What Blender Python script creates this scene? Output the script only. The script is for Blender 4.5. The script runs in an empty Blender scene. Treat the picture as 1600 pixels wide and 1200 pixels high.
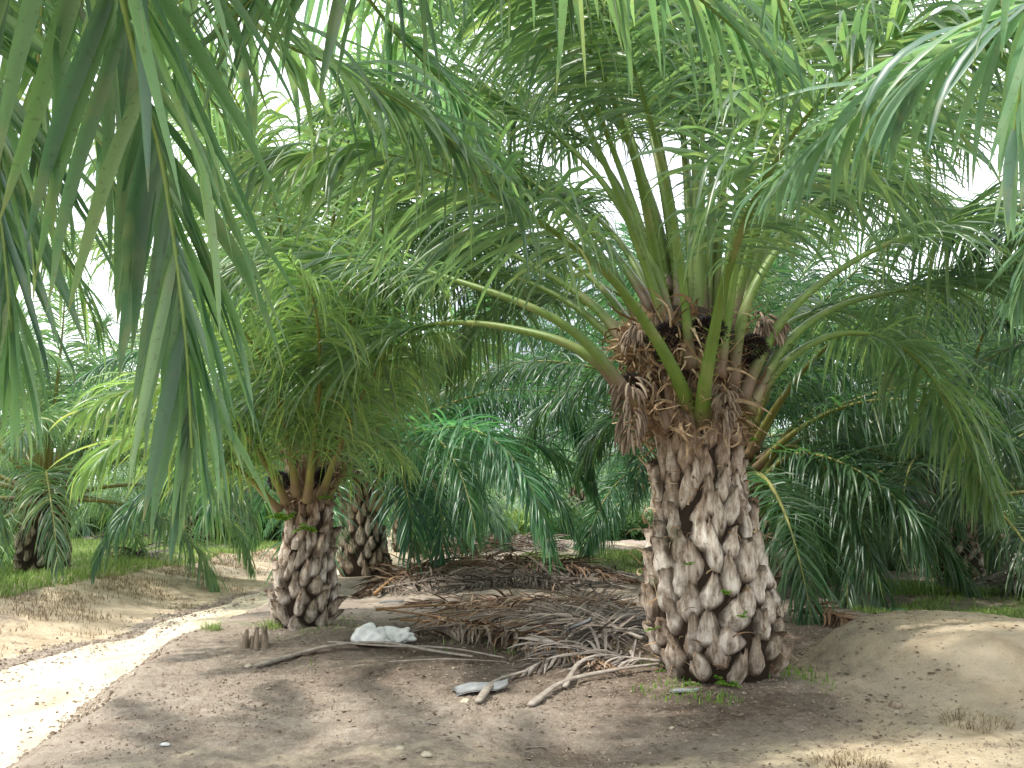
import bpy, math, random
import numpy as np
from math import radians as R, pi
C = bpy.context.scene.collection
F = 1386.0                      # focal length in pixels of a 1600 px wide frame
EYE = 1.25
PITCH = math.atan(190/F)
cp, sp = math.cos(PITCH), math.sin(PITCH)

def at(px, py, d):
    """point in the place at depth d metres ahead of the viewpoint"""
    x, y, z = (px-800)/F, 1.0, (600-py)/F
    Y = y*cp - z*sp; Z = y*sp + z*cp
    return np.array([x*d/Y, d, EYE + Z*d/Y])

def sstep(a, b, x):
    t = np.clip((x-a)/(b-a), 0, 1); return t*t*(3-2*t)

# ------------------------------------------------------------------ terrain
NE_Y, NE_X = [-10,0,4.3,8.2,12.4,23,40,300], [-1.3,-1.9,-2.44,-2.88,-3.2,-3.3,-3.1,0]
FE_Y, FE_X = [-10,0,9.3,16.9,25,40,300], [-5.8,-5.6,-5.4,-5.05,-5.0,-4.8,-2]
_r = np.random.RandomState(5)
WAVES = [(_r.uniform(.4,5), _r.uniform(0,2*pi), _r.uniform(0,2*pi)) for _ in range(26)]
def bumps(x, y):
    z = 0
    for f, a, ph in WAVES:
        z = z + np.sin(f*(x*math.cos(a)+y*math.sin(a))+ph) * .012/f**.7
    return z
def road_edges(y):
    ne = np.interp(y, NE_Y, NE_X) + .03*np.sin(y*1.3) + .05*np.sin(y*4.1+1)
    fe = np.interp(y, FE_Y, FE_X) + .05*np.sin(y*.9+2) + .06*np.sin(y*3.7)
    return ne, fe
def gauss(x, y, cx, cy, sx, sy, p=1.0):
    return np.exp(-((((x-cx)/sx)**2+((y-cy)/sy)**2)**p))
def hgt(x, y):
    x = np.asarray(x, float); y = np.asarray(y, float)
    ne, fe = road_edges(y)
    depth = .42*(1-sstep(22, 45, y))
    near = sstep(0, .75, ne-x)            # falls away from the knoll
    far = sstep(0, 2.6, fe-x)             # climbs the far bank
    z = -depth*near*(1-far) + bumps(x, y)*1.3
    z = z + .36*gauss(x, y, 3.40, 6.9, 1.05, 1.0, 2.8)
    z = z + .10*gauss(x, y, 1.5, 6.4, 1.0, .9)
    z = z - .10*gauss(x, y, .35, 4.9, .7, .5)
    z = z + .08*gauss(x, y, -2.2, 9.0, 1.1, 1.2)
    z = z - .08*gauss(x, y, 5.2, 7.0, 1.2, 2.0)
    z = z + .16*gauss(x, y, 3.0, 26, 3.0, 1.6)
    z = z + .10*gauss(x, y, 2.1, 4.2, 1.2, .6)
    return z
def H(x, y): return float(hgt(x, y))
def on_ground(px, py):
    z = 0.0
    for _ in range(12):
        x, yy, zz = (px-800)/F, 1.0, (600-py)/F
        Y = yy*cp-zz*sp; Z = yy*sp+zz*cp
        s = (z-EYE)/Z
        p = (x*s, Y*s); z = .5*z+.5*H(*p)
    return p[0], p[1], H(*p)

# ------------------------------------------------------------------ materials
def new_mat(name):
    m = bpy.data.materials.new(name); m.use_nodes = True
    nt = m.node_tree; nt.nodes.clear()
    out = nt.nodes.new('ShaderNodeOutputMaterial')
    return m, nt, out
def N(nt, t, **kw):
    n = nt.nodes.new(t)
    for k, v in kw.items():
        if k in n.inputs: n.inputs[k].default_value = v
        else: setattr(n, k, v)
    return n
def L(nt, a, b): nt.links.new(a, b)
def ramp(nt, fac, stops):
    r = nt.nodes.new('ShaderNodeValToRGB'); e = r.color_ramp.elements
    while len(e) < len(stops): e.new(.5)
    for el, (p, c) in zip(e, stops): el.position = p; el.color = (*c, 1)
    L(nt, fac, r.inputs[0]); return r.outputs[0]
def mixc(nt, fac, a, b, mode='MIX'):
    m = nt.nodes.new('ShaderNodeMix'); m.data_type = 'RGBA'; m.blend_type = mode
    for s, v in ((m.inputs[0], fac), (m.inputs[6], a), (m.inputs[7], b)):
        if isinstance(v, (int, float)): s.default_value = v
        elif isinstance(v, tuple): s.default_value = (*v, 1)
        else: L(nt, v, s)
    return m.outputs[2]
def noise(nt, scale, detail=4, vec=None, rough=.55, dist=0):
    n = N(nt, 'ShaderNodeTexNoise'); n.inputs['Scale'].default_value = scale
    n.inputs['Detail'].default_value = detail; n.inputs['Roughness'].default_value = rough
    n.inputs['Distortion'].default_value = dist
    if vec is not None: L(nt, vec, n.inputs['Vector'])
    return n.outputs['Fac']
def attr(nt):
    a = N(nt, 'ShaderNodeAttribute', attribute_name='col'); s = N(nt, 'ShaderNodeSeparateColor')
    L(nt, a.outputs['Color'], s.inputs[0]); return s.outputs
def objco(nt, scale=None):
    t = N(nt, 'ShaderNodeTexCoord')
    if scale is None: return t.outputs['Object']
    m = N(nt, 'ShaderNodeMapping'); m.inputs['Scale'].default_value = scale
    L(nt, t.outputs['Object'], m.inputs[0]); return m.outputs[0]
def principled(nt, out, col, rough=.7, bump=None, bstr=.4, bdist=.01, spec=.4):
    p = N(nt, 'ShaderNodeBsdfPrincipled')
    if isinstance(col, tuple): p.inputs['Base Color'].default_value = (*col, 1)
    else: L(nt, col, p.inputs['Base Color'])
    if isinstance(rough, (int, float)): p.inputs['Roughness'].default_value = rough
    else: L(nt, rough, p.inputs['Roughness'])
    p.inputs['Specular IOR Level'].default_value = spec
    if bump is not None:
        b = N(nt, 'ShaderNodeBump'); b.inputs['Strength'].default_value = bstr; b.inputs['Distance'].default_value = bdist
        L(nt, bump, b.inputs['Height']); L(nt, b.outputs[0], p.inputs['Normal'])
    if out is not None: L(nt, p.outputs[0], out.inputs[0])
    return p

def leaf_material():
    m, nt, out = new_mat('palm leaf')
    a = attr(nt); oi = N(nt, 'ShaderNodeObjectInfo')
    c = ramp(nt, a[0], [(0, (.016, .062, .048)), (.3, (.058, .138, .070)), (.6, (.120, .23, .082)), (.88, (.22, .32, .115)), (1, (.38, .37, .16))])
    nz = noise(nt, 2.2, 3, objco(nt))
    c = mixc(nt, mul(nt, nz, .45), c, (.20, .28, .20))
    c = mixc(nt, tip_mask(nt, a[1], .86, 1.0, .7), c, (.30, .24, .08))
    st = noise(nt, 60, 2, objco(nt))
    c = mixc(nt, tip_mask(nt, st, .60, .72, .45), c, (.07, .085, .03))
    sv = N(nt, 'ShaderNodeTexNoise'); L(nt, objco(nt), sv.inputs['Vector']); sv.inputs['Scale'].default_value = 7; sv.inputs['Detail'].default_value = 5
    c = mixc(nt, tip_mask(nt, sv.outputs['Fac'], .55, .70, .45), c, (.24, .25, .13))
    c = mixc(nt, 1.0, c, oi.outputs['Color'], 'MULTIPLY')
    p = principled(nt, None, c, .38, spec=1.0)
    t = N(nt, 'ShaderNodeBsdfTranslucent')
    tc = mixc(nt, 1.0, c, (2.1, 2.12, 1.35), 'MULTIPLY'); L(nt, tc, t.inputs[0])
    mx = N(nt, 'ShaderNodeMixShader'); mx.inputs[0].default_value = .44
    L(nt, p.outputs[0], mx.inputs[1]); L(nt, t.outputs[0], mx.inputs[2]); L(nt, mx.outputs[0], out.inputs[0])
    return m
def mul(nt, a, v):
    n = N(nt, 'ShaderNodeMath', operation='MULTIPLY'); L(nt, a, n.inputs[0])
    if isinstance(v, (int, float)): n.inputs[1].default_value = v
    else: L(nt, v, n.inputs[1])
    return n.outputs[0]
def tip_mask(nt, src, lo, hi, mx=1.0):
    n = N(nt, 'ShaderNodeMapRange'); n.inputs[1].default_value = lo; n.inputs[2].default_value = hi
    n.inputs[3].default_value = 0; n.inputs[4].default_value = mx; L(nt, src, n.inputs[0]); return n.outputs[0]

def stalk_material(name, base, mid, tip):
    m, nt, out = new_mat(name)
    a = attr(nt)
    c = ramp(nt, a[1], [(0, base), (.05, base), (.10, mid), (.45, mid), (1, tip)])
    nz = noise(nt, 9, 4, objco(nt))
    c = mixc(nt, tip_mask(nt, nz, .5, .68, .4), c, tuple(v*.6 for v in mid))
    nz2 = noise(nt, 3, 2, objco(nt))
    c = mixc(nt, tip_mask(nt, nz2, .55, .7, .5), c, (.30, .29, .12))
    c = mixc(nt, mul(nt, a[2], .2), c, (.36, .36, .28))     # pale scurf on the upper side
    principled(nt, out, c, .45, nz, .25, .01)
    return m
def bark_material():
    m, nt, out = new_mat('leaf base bark')
    a = attr(nt); v = objco(nt, (1, 1, .22))
    nz = noise(nt, 26, 6, v, .65); nb = noise(nt, 4.5, 5, objco(nt), .65); ng = noise(nt, 2.0, 4, objco(nt))
    c = ramp(nt, nz, [(.34, (.05, .032, .02)), (.46, (.25, .185, .13)), (.58, (.44, .35, .27)), (.70, (.60, .52, .43))])
    pale = ramp(nt, nz, [(.32, (.15, .11, .08)), (.42, (.48, .41, .34)), (.54, (.72, .65, .58)), (.66, (.85, .80, .74))])
    c = mixc(nt, a[0], c, pale)
    c = mixc(nt, tip_mask(nt, nb, .52, .66, .75), c, (.10, .062, .035))
    c = mixc(nt, tip_mask(nt, ng, .60, .70, .7), c, (.075, .10, .03))
    c = mixc(nt, a[1], c, (.030, .020, .013))                 # brown borders, and gap shade painted onto tucked edges and core
    c = mixc(nt, mul(nt, a[2], .55), c, (.24, .145, .095))       # red-brown young bases
    principled(nt, out, c, .85, nz, .9, .02, .2)
    return m
def simple(name, c1, c2, scale=12, rough=.85, bstr=.5, vs=None, spec=.3, bd=.01):
    m, nt, out = new_mat(name)
    nz = noise(nt, scale, 6, objco(nt, vs), .62)
    c = ramp(nt, nz, [(.3, c1), (.7, c2)])
    principled(nt, out, c, rough, nz, bstr, bd, spec)
    return m
def dry_material(name, a1, a2, a3):
    m, nt, out = new_mat(name); a = attr(nt); oi = N(nt, 'ShaderNodeObjectInfo')
    c = ramp(nt, a[0], [(0, a1), (.5, a2), (1, a3)])
    nz = noise(nt, 14, 4, objco(nt))
    c = mixc(nt, tip_mask(nt, nz, .5, .7, .6), c, tuple(v*.4 for v in a1))
    c = mixc(nt, 1.0, c, oi.outputs['Color'], 'MULTIPLY')
    principled(nt, out, c, .8, spec=.2)
    return m

def ground_material():
    m, nt, out = new_mat('plantation soil')
    a = attr(nt)                                # r grass, g pale sand, b dark litter
    P = objco(nt)
    n1 = noise(nt, .55, 6, P, .6, .4); n2 = noise(nt, 3.2, 8, P, .68, .3); n3 = noise(nt, 22, 8, P, .72); n4 = noise(nt, 90, 3, P, .6)
    c = ramp(nt, n2, [(.30, (.17, .125, .095)), (.46, (.33, .27, .22)), (.60, (.46, .395, .335)), (.75, (.60, .53, .45))])
    c2 = ramp(nt, n3, [(.30, (.13, .095, .07)), (.47, (.36, .29, .235)), (.70, (.62, .54, .455))])
    c = mixc(nt, .45, c, c2)
    sandc = ramp(nt, n2, [(.3, (.42, .32, .21)), (.5, (.60, .485, .34)), (.72, (.74, .63, .47))])
    f = mul(nt, a[1], 1.0)
    ad = N(nt, 'ShaderNodeMath', operation='ADD'); L(nt, f, ad.inputs[0])
    s2 = N(nt, 'ShaderNodeMath', operation='MULTIPLY_ADD'); L(nt, n2, s2.inputs[0]); s2.inputs[1].default_value = 1.4; s2.inputs[2].default_value = -.7
    L(nt, s2.outputs[0], ad.inputs[1])
    f = tip_mask(nt, ad.outputs[0], .35, .65)
    c = mixc(nt, f, c, sandc)
    g2 = N(nt, 'ShaderNodeMath', operation='ADD'); L(nt, a[0], g2.inputs[0]); L(nt, s2.outputs[0], g2.inputs[1])
    gc = ramp(nt, n3, [(.3, (.05, .08, .025)), (.5, (.14, .21, .06)), (.7, (.24, .31, .11))])
    c = mixc(nt, tip_mask(nt, g2.outputs[0], .35, .7, .9), c, gc)
    d2 = N(nt, 'ShaderNodeMath', operation='ADD'); L(nt, a[2], d2.inputs[0]); L(nt, s2.outputs[0], d2.inputs[1])
    dc = ramp(nt, n3, [(.3, (.045, .032, .024)), (.52, (.125, .088, .066)), (.75, (.24, .185, .15))])
    c = mixc(nt, tip_mask(nt, d2.outputs[0], .35, .75, .9), c, dc)
    c = mixc(nt, tip_mask(nt, n1, .50, .66, .45), c, (.36, .32, .27))
    c = mixc(nt, tip_mask(nt, n4, .66, .74, .7), c, (.62, .55, .44))
    c = mixc(nt, tip_mask(nt, n4, .36, .28, .7), c, (.05, .034, .024))
    bm = N(nt, 'ShaderNodeMath', operation='ADD'); L(nt, n2, bm.inputs[0]); L(nt, mul(nt, n3, .5), bm.inputs[1])
    bm2 = N(nt, 'ShaderNodeMath', operation='ADD'); L(nt, bm.outputs[0], bm2.inputs[0]); L(nt, mul(nt, n4, .12), bm2.inputs[1])
    principled(nt, out, c, .95, bm2.outputs[0], .8, .09, .1)
    return m
def road_material():
    m, nt, out = new_mat('sandy track')
    P = objco(nt, (1, .35, 1)); n2 = noise(nt, 2.4, 7, P, .65); n3 = noise(nt, 30, 6, objco(nt), .7)
    c = ramp(nt, n2, [(.3, (.50, .41, .29)), (.5, (.64, .56, .43)), (.7, (.74, .66, .53))])
    c = mixc(nt, tip_mask(nt, n3, .58, .72, .5), c, (.33, .25, .16))
    principled(nt, out, c, .95, n3, .5, .03, .1)
    return m

M = {}
M['leaf'] = leaf_material()
M['stalk'] = stalk_material('frond stalk', (.17, .11, .075), (.12, .20, .032), (.22, .33, .09))
M['stalk_far'] = stalk_material('frond stalk amber', (.20, .14, .08), (.23, .22, .06), (.20, .23, .07))
M['bark'] = bark_material()
M['core'] = simple('trunk core', (.018, .012, .008), (.075, .048, .03), 20)
M['fibre'] = dry_material('crown fibre', (.14, .08, .045), (.32, .21, .12), (.55, .42, .27))
M['flower'] = dry_material('dried flower', (.13, .095, .07), (.24, .18, .135), (.37, .295, .225))
M['fruit'] = simple('oil palm fruit', (.008, .006, .008), (.035, .022, .02), 30, .35, .3, spec=.6)
M['dry_brown'] = dry_material('dry brown leaf', (.15, .095, .06), (.28, .195, .135), (.44, .33, .24))
M['dry_grey'] = dry_material('dry grey leaf', (.17, .14, .12), (.30, .26, .23), (.44, .40, .36))
M['dry_stalk'] = simple('dry orange stalk', (.24, .13, .06), (.42, .26, .13), 14, .6, vs=(1, 1, 1))
M['grey_stalk'] = simple('weathered stalk', (.20, .165, .14), (.42, .37, .32), 18, .8)
M['husk'] = simple('grey sheath husk', (.20, .205, .215), (.38, .385, .39), 9, .6)
M['bag'] = simple('white plastic bag', (.72, .72, .70), (.86, .86, .85), 7, .35, .6, spec=.5, bd=.03)
M['teal'] = simple('teal plastic', (.10, .42, .40), (.18, .55, .52), 7, .4)
M['wood'] = simple('cut stump wood', (.12, .085, .06), (.36, .29, .22), 22, .9, vs=(1, 1, .3))
M['stone'] = simple('pale stone', (.40, .33, .24), (.62, .56, .45), 20, .9)
M['ground'] = ground_material(); M['road'] = road_material()
def grass_material(name, g1, g2, g3, tr=.35):
    m, nt, out = new_mat(name); a = attr(nt)
    c = ramp(nt, a[0], [(0, g1), (.6, g2), (1, g3)])
    p = principled(nt, None, c, .6, spec=.3); t = N(nt, 'ShaderNodeBsdfTranslucent'); L(nt, c, t.inputs[0])
    mx = N(nt, 'ShaderNodeMixShader'); mx.inputs[0].default_value = tr
    L(nt, p.outputs[0], mx.inputs[1]); L(nt, t.outputs[0], mx.inputs[2]); L(nt, mx.outputs[0], out.inputs[0]); return m
M['grass'] = grass_material('green grass', (.12, .21, .05), (.28, .42, .11), (.44, .50, .20))
M['drygrass'] = grass_material('dry grass', (.18, .135, .085), (.32, .25, .16), (.42, .36, .22))
M['fern'] = grass_material('bright fern', (.09, .22, .025), (.20, .38, .05), (.36, .50, .10), .45)
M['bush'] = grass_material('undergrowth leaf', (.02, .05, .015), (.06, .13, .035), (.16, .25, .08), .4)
M['clod'] = dry_material('soil clods', (.17, .125, .09), (.33, .27, .21), (.55, .47, .38))
M['litter'] = dry_material('litter flakes', (.07, .045, .03), (.25, .185, .135), (.55, .47, .38))

# ------------------------------------------------------------------ mesh plumbing
def mesh(name, V, Fq, mat, col=None, smooth=True, fmat=None):
    V = np.asarray(V, np.float32).reshape(-1, 3)
    me = bpy.data.meshes.new(name)
    if isinstance(Fq, np.ndarray):
        k = Fq.shape[1]; n = len(Fq)
        me.vertices.add(len(V)); me.vertices.foreach_set('co', V.ravel())
        me.loops.add(n*k); me.loops.foreach_set('vertex_index', Fq.astype(np.int32).ravel())
        me.polygons.add(n); me.polygons.foreach_set('loop_start', np.arange(0, n*k, k, dtype=np.int32))
        me.polygons.foreach_set('loop_total', np.full(n, k, np.int32))
    else:
        me.from_pydata(V.tolist(), [], Fq)
    for mm in (mat if isinstance(mat, (list, tuple)) else [mat]): me.materials.append(mm)
    if fmat is not None: me.polygons.foreach_set('material_index', np.asarray(fmat, np.int32))
    if col is not None:
        at_ = me.color_attributes.new('col', 'FLOAT_COLOR', 'POINT')
        c = np.ones((len(V), 4), np.float32); c[:, :3] = col; at_.data.foreach_set('color', c.ravel())
    me.polygons.foreach_set('use_smooth', np.full(len(me.polygons), smooth))
    me.update(calc_edges=True); me.validate()
    return me
def obj(name, me, parent=None, loc=None):
    o = bpy.data.objects.new(name, me); C.objects.link(o)
    if parent is not None: o.parent = parent
    if loc is not None: o.location = loc
    return o
def tag(o, label, cat, group=None, kind=None):
    o['label'] = label; o['category'] = cat
    if group: o['group'] = group
    if kind: o['kind'] = kind
    return o
def empty(name, loc, rz=0):
    o = bpy.data.objects.new(name, None); C.objects.link(o); o.location = loc; o.rotation_euler = (0, 0, rz)
    o.empty_display_size = .3
    return o
class Geo:
    def __init__(s): s.V = []; s.F = []; s.C = []; s.n = 0
    def add(s, V, Fq, col):
        V = np.asarray(V, float).reshape(-1, 3); s.V.append(V); s.F.append(np.asarray(Fq)+s.n)
        c = np.zeros((len(V), 3)); c[:] = col; s.C.append(c); s.n += len(V)
    def mesh(s, name, mat, smooth=True):
        return mesh(name, np.concatenate(s.V), np.concatenate(s.F), mat, np.concatenate(s.C), smooth)

def norm(v): return v/np.maximum(np.linalg.norm(v, axis=-1, keepdims=True), 1e-9)
def spline(pts, K=70):
    P = np.asarray(pts, float)
    if len(P) == 2: q = P[0]+(P[1]-P[0])*np.linspace(0, 1, K)[:, None]; return q
    E = np.vstack([2*P[0]-P[1], P, 2*P[-1]-P[-2]]); out = []
    for i in range(1, len(E)-2):
        t = np.linspace(0, 1, 24, endpoint=False)[:, None]
        a, b, c, d = E[i-1], E[i], E[i+1], E[i+2]
        out.append(.5*((2*b)+(-a+c)*t+(2*a-5*b+4*c-d)*t*t+(-a+3*b-3*c+d)*t**3))
    out.append(P[-1:]); Q = np.vstack(out)
    s = np.concatenate([[0], np.cumsum(np.linalg.norm(np.diff(Q, axis=0), axis=1))])
    u = np.linspace(0, s[-1], K)
    return np.stack([np.interp(u, s, Q[:, k]) for k in range(3)], 1)
def arc(length, e0, e1, K=70, p=1.25, side=0.0):
    s = np.linspace(0, 1, K); e = e0+(e1-e0)*s**p; az = side*s*s
    d = np.stack([np.cos(e)*np.cos(az), np.cos(e)*np.sin(az), np.sin(e)], 1)*length/(K-1)
    return np.vstack([[0, 0, 0], np.cumsum(d, 0)[:-1]])
def tube(P, rad, sides=6, flat=1.0, up=None):
    """P Kx3, rad K -> verts, quads"""
    P = np.asarray(P, float); K = len(P); T = norm(np.gradient(P, axis=0))
    h = P[-1]-P[0]; h = np.array([h[0], h[1], 0.]) if up is None else np.asarray(up, float)
    if np.linalg.norm(h) < 1e-4: h = np.array([1., 0, 0])
    S0 = norm(np.cross(norm(h), [0, 0, 1.])) if up is None else norm(h)
    U = norm(np.cross(S0, T)); S = norm(np.cross(T, U))
    a = np.arange(sides)*2*pi/sides
    V = P[:, None]+(np.cos(a)[None, :, None]*S[:, None]*flat+np.sin(a)[None, :, None]*U[:, None])*np.asarray(rad)[:, None, None]
    i = np.arange(K-1)[:, None]*sides; j = np.arange(sides)[None]; k = (j+1) % sides
    V[0] = V[1].mean(0)-T[0]*.002+(V[0]-V[0].mean(0))*.02 if K > 4 else V[0]
    Fq = np.stack([i+j, i+k, i+sides+k, i+sides+j], -1).reshape(-1, 4)
    return V.reshape(-1, 3), Fq, np.repeat(np.linspace(0, 1, K), sides), np.tile(np.maximum(0, np.sin(a)), K)

def leaflets(P, rs, pairs=110, Lmax=1.0, W=.022, t0=.24, droop=.30, seg=6, plum=1.0, kink=.12, floor=None, tone=(0, 1), t1=.995, spread=1.0, gapp=0.0, twist=.5):
    K = len(P); T_ = norm(np.gradient(P, axis=0)); h = P[-1]-P[0]; h[2] = 0 if abs(h[0])+abs(h[1]) > .05 else 0
    if np.linalg.norm(h) < .05: h = np.array([1., 0, 0])
    S0 = norm(np.cross(norm(h), [0, 0, 1.])); U_ = norm(np.cross(S0, T_)); S_ = norm(np.cross(T_, U_))
    n = pairs*2; s = np.repeat(np.linspace(0, 1, pairs), 2)+rs.uniform(-.4, .4, n)/pairs; s = np.clip(s, 0, 1)
    sd = np.tile([-1., 1.], pairs)
    if gapp: keep = rs.rand(n) > gapp; s, sd = s[keep], sd[keep]; n = len(s)
    t = t0+(t1-t0)*s; ti = t*(K-1); ii = np.clip(ti.astype(int), 0, K-2); f = (ti-ii)[:, None]
    B = P[ii]*(1-f)+P[ii+1]*f; T = norm(T_[ii]*(1-f)+T_[ii+1]*f); U = U_[ii]; S = S_[ii]
    Ln = Lmax*np.interp(s, [0, .1, .3, .6, .85, 1], [.4, .75, 1, .95, .66, .38])*rs.uniform(.82, 1.1, n)
    a = np.interp(s, [0, .5, 1], [1.22, .98, .30])*rs.normal(1, .12, n)*spread
    p = rs.choice([-.40, .05, .55], n)*plum+rs.normal(0, .16, n)
    d = T*np.cos(a)[:, None]+(S*(sd*np.cos(p))[:, None]+U*np.sin(p)[:, None])*np.sin(a)[:, None]
    d = norm(d); g = np.array([0, 0, -1.]); dr = droop*rs.uniform(.35, 1.6, n)
    kk = np.where(rs.rand(n) < kink, rs.randint(2, seg, n), 99)
    prof = np.interp(np.linspace(0, 1, seg+1), [0, .12, .35, .65, .88, 1], [.45, .85, 1, .8, .38, .03])
    tw = rs.normal(0, twist, n); w = W*rs.uniform(.75, 1.2, n)*np.interp(s, [0, .2, .8, 1], [.6, 1, .9, .55])
    V = np.zeros((n, seg+1, 3, 3)); pos = B.copy(); ref = norm(T+U*.25)
    for k in range(seg+1):
        wv = ref-(ref*d).sum(1, keepdims=True)*d; wv = norm(wv); nn = np.cross(d, wv)
        c, s_ = np.cos(tw)[:, None], np.sin(tw)[:, None]; wv2 = wv*c+nn*s_; nn2 = nn*c-wv*s_
        ww = (w*prof[k])[:, None]
        V[:, k, 0] = pos-wv2*ww+nn2*ww*.3; V[:, k, 1] = pos-nn2*ww*.25; V[:, k, 2] = pos+wv2*ww+nn2*ww*.3
        if k < seg:
            d = norm(d+g*(dr*(k+1)/seg*(6/seg))[:, None]+rs.normal(0, .03, (n, 3)))
            hit = kk == k; d[hit] = norm(d[hit]*.6+g*1.1)
            pos = pos+d*(Ln/seg)[:, None]
            if floor is not None:
                fz = floor(pos[:, 0], pos[:, 1])+.012+rs.uniform(0, .02, n)
                lo = pos[:, 2] < fz; pos[lo, 2] = fz[lo]
    r = np.clip(tone[0]+(tone[1]-tone[0])*np.clip(rs.normal(.45, .2, n), 0, 1), 0, 1)
    col = np.zeros((n, seg+1, 3, 3)); col[..., 0] = r[:, None, None]; col[..., 1] = np.linspace(0, 1, seg+1)[None, :, None]*(.85+.15*rs.rand(n))[:, None, None]; col[..., 2] = s[:, None, None]
    b = (np.arange(n)*(seg+1)*3)[:, None, None]; k = (np.arange(seg)*3)[None, :, None]; j = np.arange(2)[None, None]
    i0 = b+k+j; Fq = np.stack([i0, i0+1, i0+4, i0+3], -1).reshape(-1, 4)
    return V.reshape(-1, 3), Fq, col.reshape(-1, 3)

def stalk(P, r0=.05, r1=.006, spines=0, rs=None, scurf=.8, base=1.9, sides=7):
    K = len(P); t = np.linspace(0, 1, K)
    rad = np.interp(t, [0, .05, .12, .3, .7, 1], [r0*base, r0*1.25, r0, r0*.66, r0*.24, r1*.7])
    V, Fq, tt, upm = tube(P, rad, sides, 1.25)
    G = Geo(); col = np.zeros((len(V), 3)); col[:, 1] = tt; col[:, 2] = upm*scurf*np.interp(tt, [0, .2, .45], [1, .8, 0]); G.add(V, Fq, col)
    if spines:
        T = norm(np.gradient(P, axis=0)); h = P[-1]-P[0]; h = np.array([h[0], h[1], 0]); h = h if np.linalg.norm(h) > .05 else np.array([1., 0, 0])
        S = norm(np.cross(norm(h), [0, 0, 1.]))
        for q in range(spines):
            u = rs.uniform(.06, .30)*(K-1); i = int(u); p = P[i]; sd = rs.choice([-1, 1]); rr = rad[i]
            d = norm(S*sd+T[i]*.5+rs.normal(0, .15, 3)); b = p+S*sd*rr*1.2
            l = rs.uniform(.02, .05); tv = T[i]*.006
            G.add([b-tv, b+tv, b+d*l, b+d*l+tv*.2], [[0, 1, 3, 2]], (0, .3, .2))
    return G

# ------------------------------------------------------------------ trunk of old leaf bases
def trunk_mesh(prof, lean, n, seed, w=.085, hgt_=.27, red0=.62, grey=.8):
    """prof: list of (z, radius); lean: (dx, dy) at top"""
    rs = np.random.RandomState(seed); zs = np.array([p[0] for p in prof]); rr = np.array([p[1] for p in prof]); top = zs[-1]
    G = Geo(); A = 20; Z = np.linspace(-.12, top, 24)
    cx = lambda z: lean[0]*(z/top)**1.0; cy = lambda z: lean[1]*(z/top)
    a = np.arange(A)*2*pi/A; V = []
    for z in Z:
        r = np.interp(z, zs, rr)*.90
        for q in a: V.append((cx(z)+r*math.cos(q), cy(z)+r*math.sin(q), z))
    i = np.arange(23)[:, None]*A; j = np.arange(A)[None]; k = (j+1) % A
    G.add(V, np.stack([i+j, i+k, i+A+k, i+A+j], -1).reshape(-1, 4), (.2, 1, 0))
    nu, nv = 9, 11
    us = np.linspace(-1, 1, nu); vs = np.linspace(0, 1, nv)
    for q in range(n):
        f = (q+.5)/n; z0 = -.10+f*(top-.02); az = q*2.39996+rs.normal(0, .09); r = np.interp(z0, zs, rr)
        sc = rs.uniform(.8, 1.25); Wd = w*sc*(1.15 if f < .35 else .95); Hh = hgt_*rs.uniform(.75, 1.25)*(.9 if f < .25 else 1.1)
        out = rs.uniform(.03, .06)*(1.15 if f < .4 else .8); tilt = rs.uniform(-.01, .11)*(1 if f < .5 else .6)
        skew = rs.normal(0, .035)+.035; ridge = rs.uniform(0, 6.28, 3); jag = rs.uniform(-.10, .08, nu)
        boot = rs.rand(); pale = np.clip(rs.normal(grey*(1-.75*sstep(.3, .75, f)), .2), 0, 1); red = max(0, min(1, rs.normal(.9*sstep(red0-.15, red0+.3, f), .15)))
        ca, sa = math.cos(az), math.sin(az); tx, ty = -sa, ca
        top_u = rs.uniform(.08, .5); vv = []; cc = []
        bulge_c = rs.uniform(.2, .4)
        for v in list(vs)+[1.04]:
            inner = v > 1
            ve = min(v, 1)
            wv = Wd*np.interp(ve, [0, .07, .25, .42, .75, 1], [.18, .50, .92, 1, .60, top_u*.7])
            ob = out*np.interp(ve, [0, .12, bulge_c+.1, .75, 1], [.15, .85, 1.0, .75, .55])+tilt*ve*ve
            for ui, u in enumerate(us):
                o_ = (ob*(1-abs(u)**2.6)-.03*abs(u)) if not inner else -.03
                rrr = np.interp(z0+ve*Hh, zs, rr)*.90+o_+rs.normal(0, .004)+.006*math.sin(u*5+ridge[0]+ve*2)+.004*math.sin(u*11+ridge[1])+.008*math.sin(ve*8+ridge[2]+u)
                z = z0+ve*Hh*(1+jag[ui] if ve > .9 else 1)-(.0 if not inner else .02)
                dx = u*wv+skew*ve+rs.normal(0, .002)
                vv.append((cx(z)+rrr*ca+tx*dx, cy(z)+rrr*sa+ty*dx, z))
                dark = max(sstep(.50, .90, abs(u)+.12*math.sin(ve*9+ridge[0]))*.9, sstep(.20, .0, ve)*.95, 1.0 if inner else 0, .75*float(ve < .02), .5*float(sstep(.85, 1, ve)))  # brown borders plus painted shade of the gaps between bases
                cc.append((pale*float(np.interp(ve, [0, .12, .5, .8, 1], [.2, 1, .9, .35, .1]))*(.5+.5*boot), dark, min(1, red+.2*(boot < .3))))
        nr = nv+1; i = np.arange(nr-1)[:, None]*nu; j = np.arange(nu-1)[None]
        G.add(vv, np.stack([i+j, i+j+1, i+nu+j+1, i+nu+j], -1).reshape(-1, 4), np.array(cc))
    return G.mesh('trunk', M['bark'])

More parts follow.
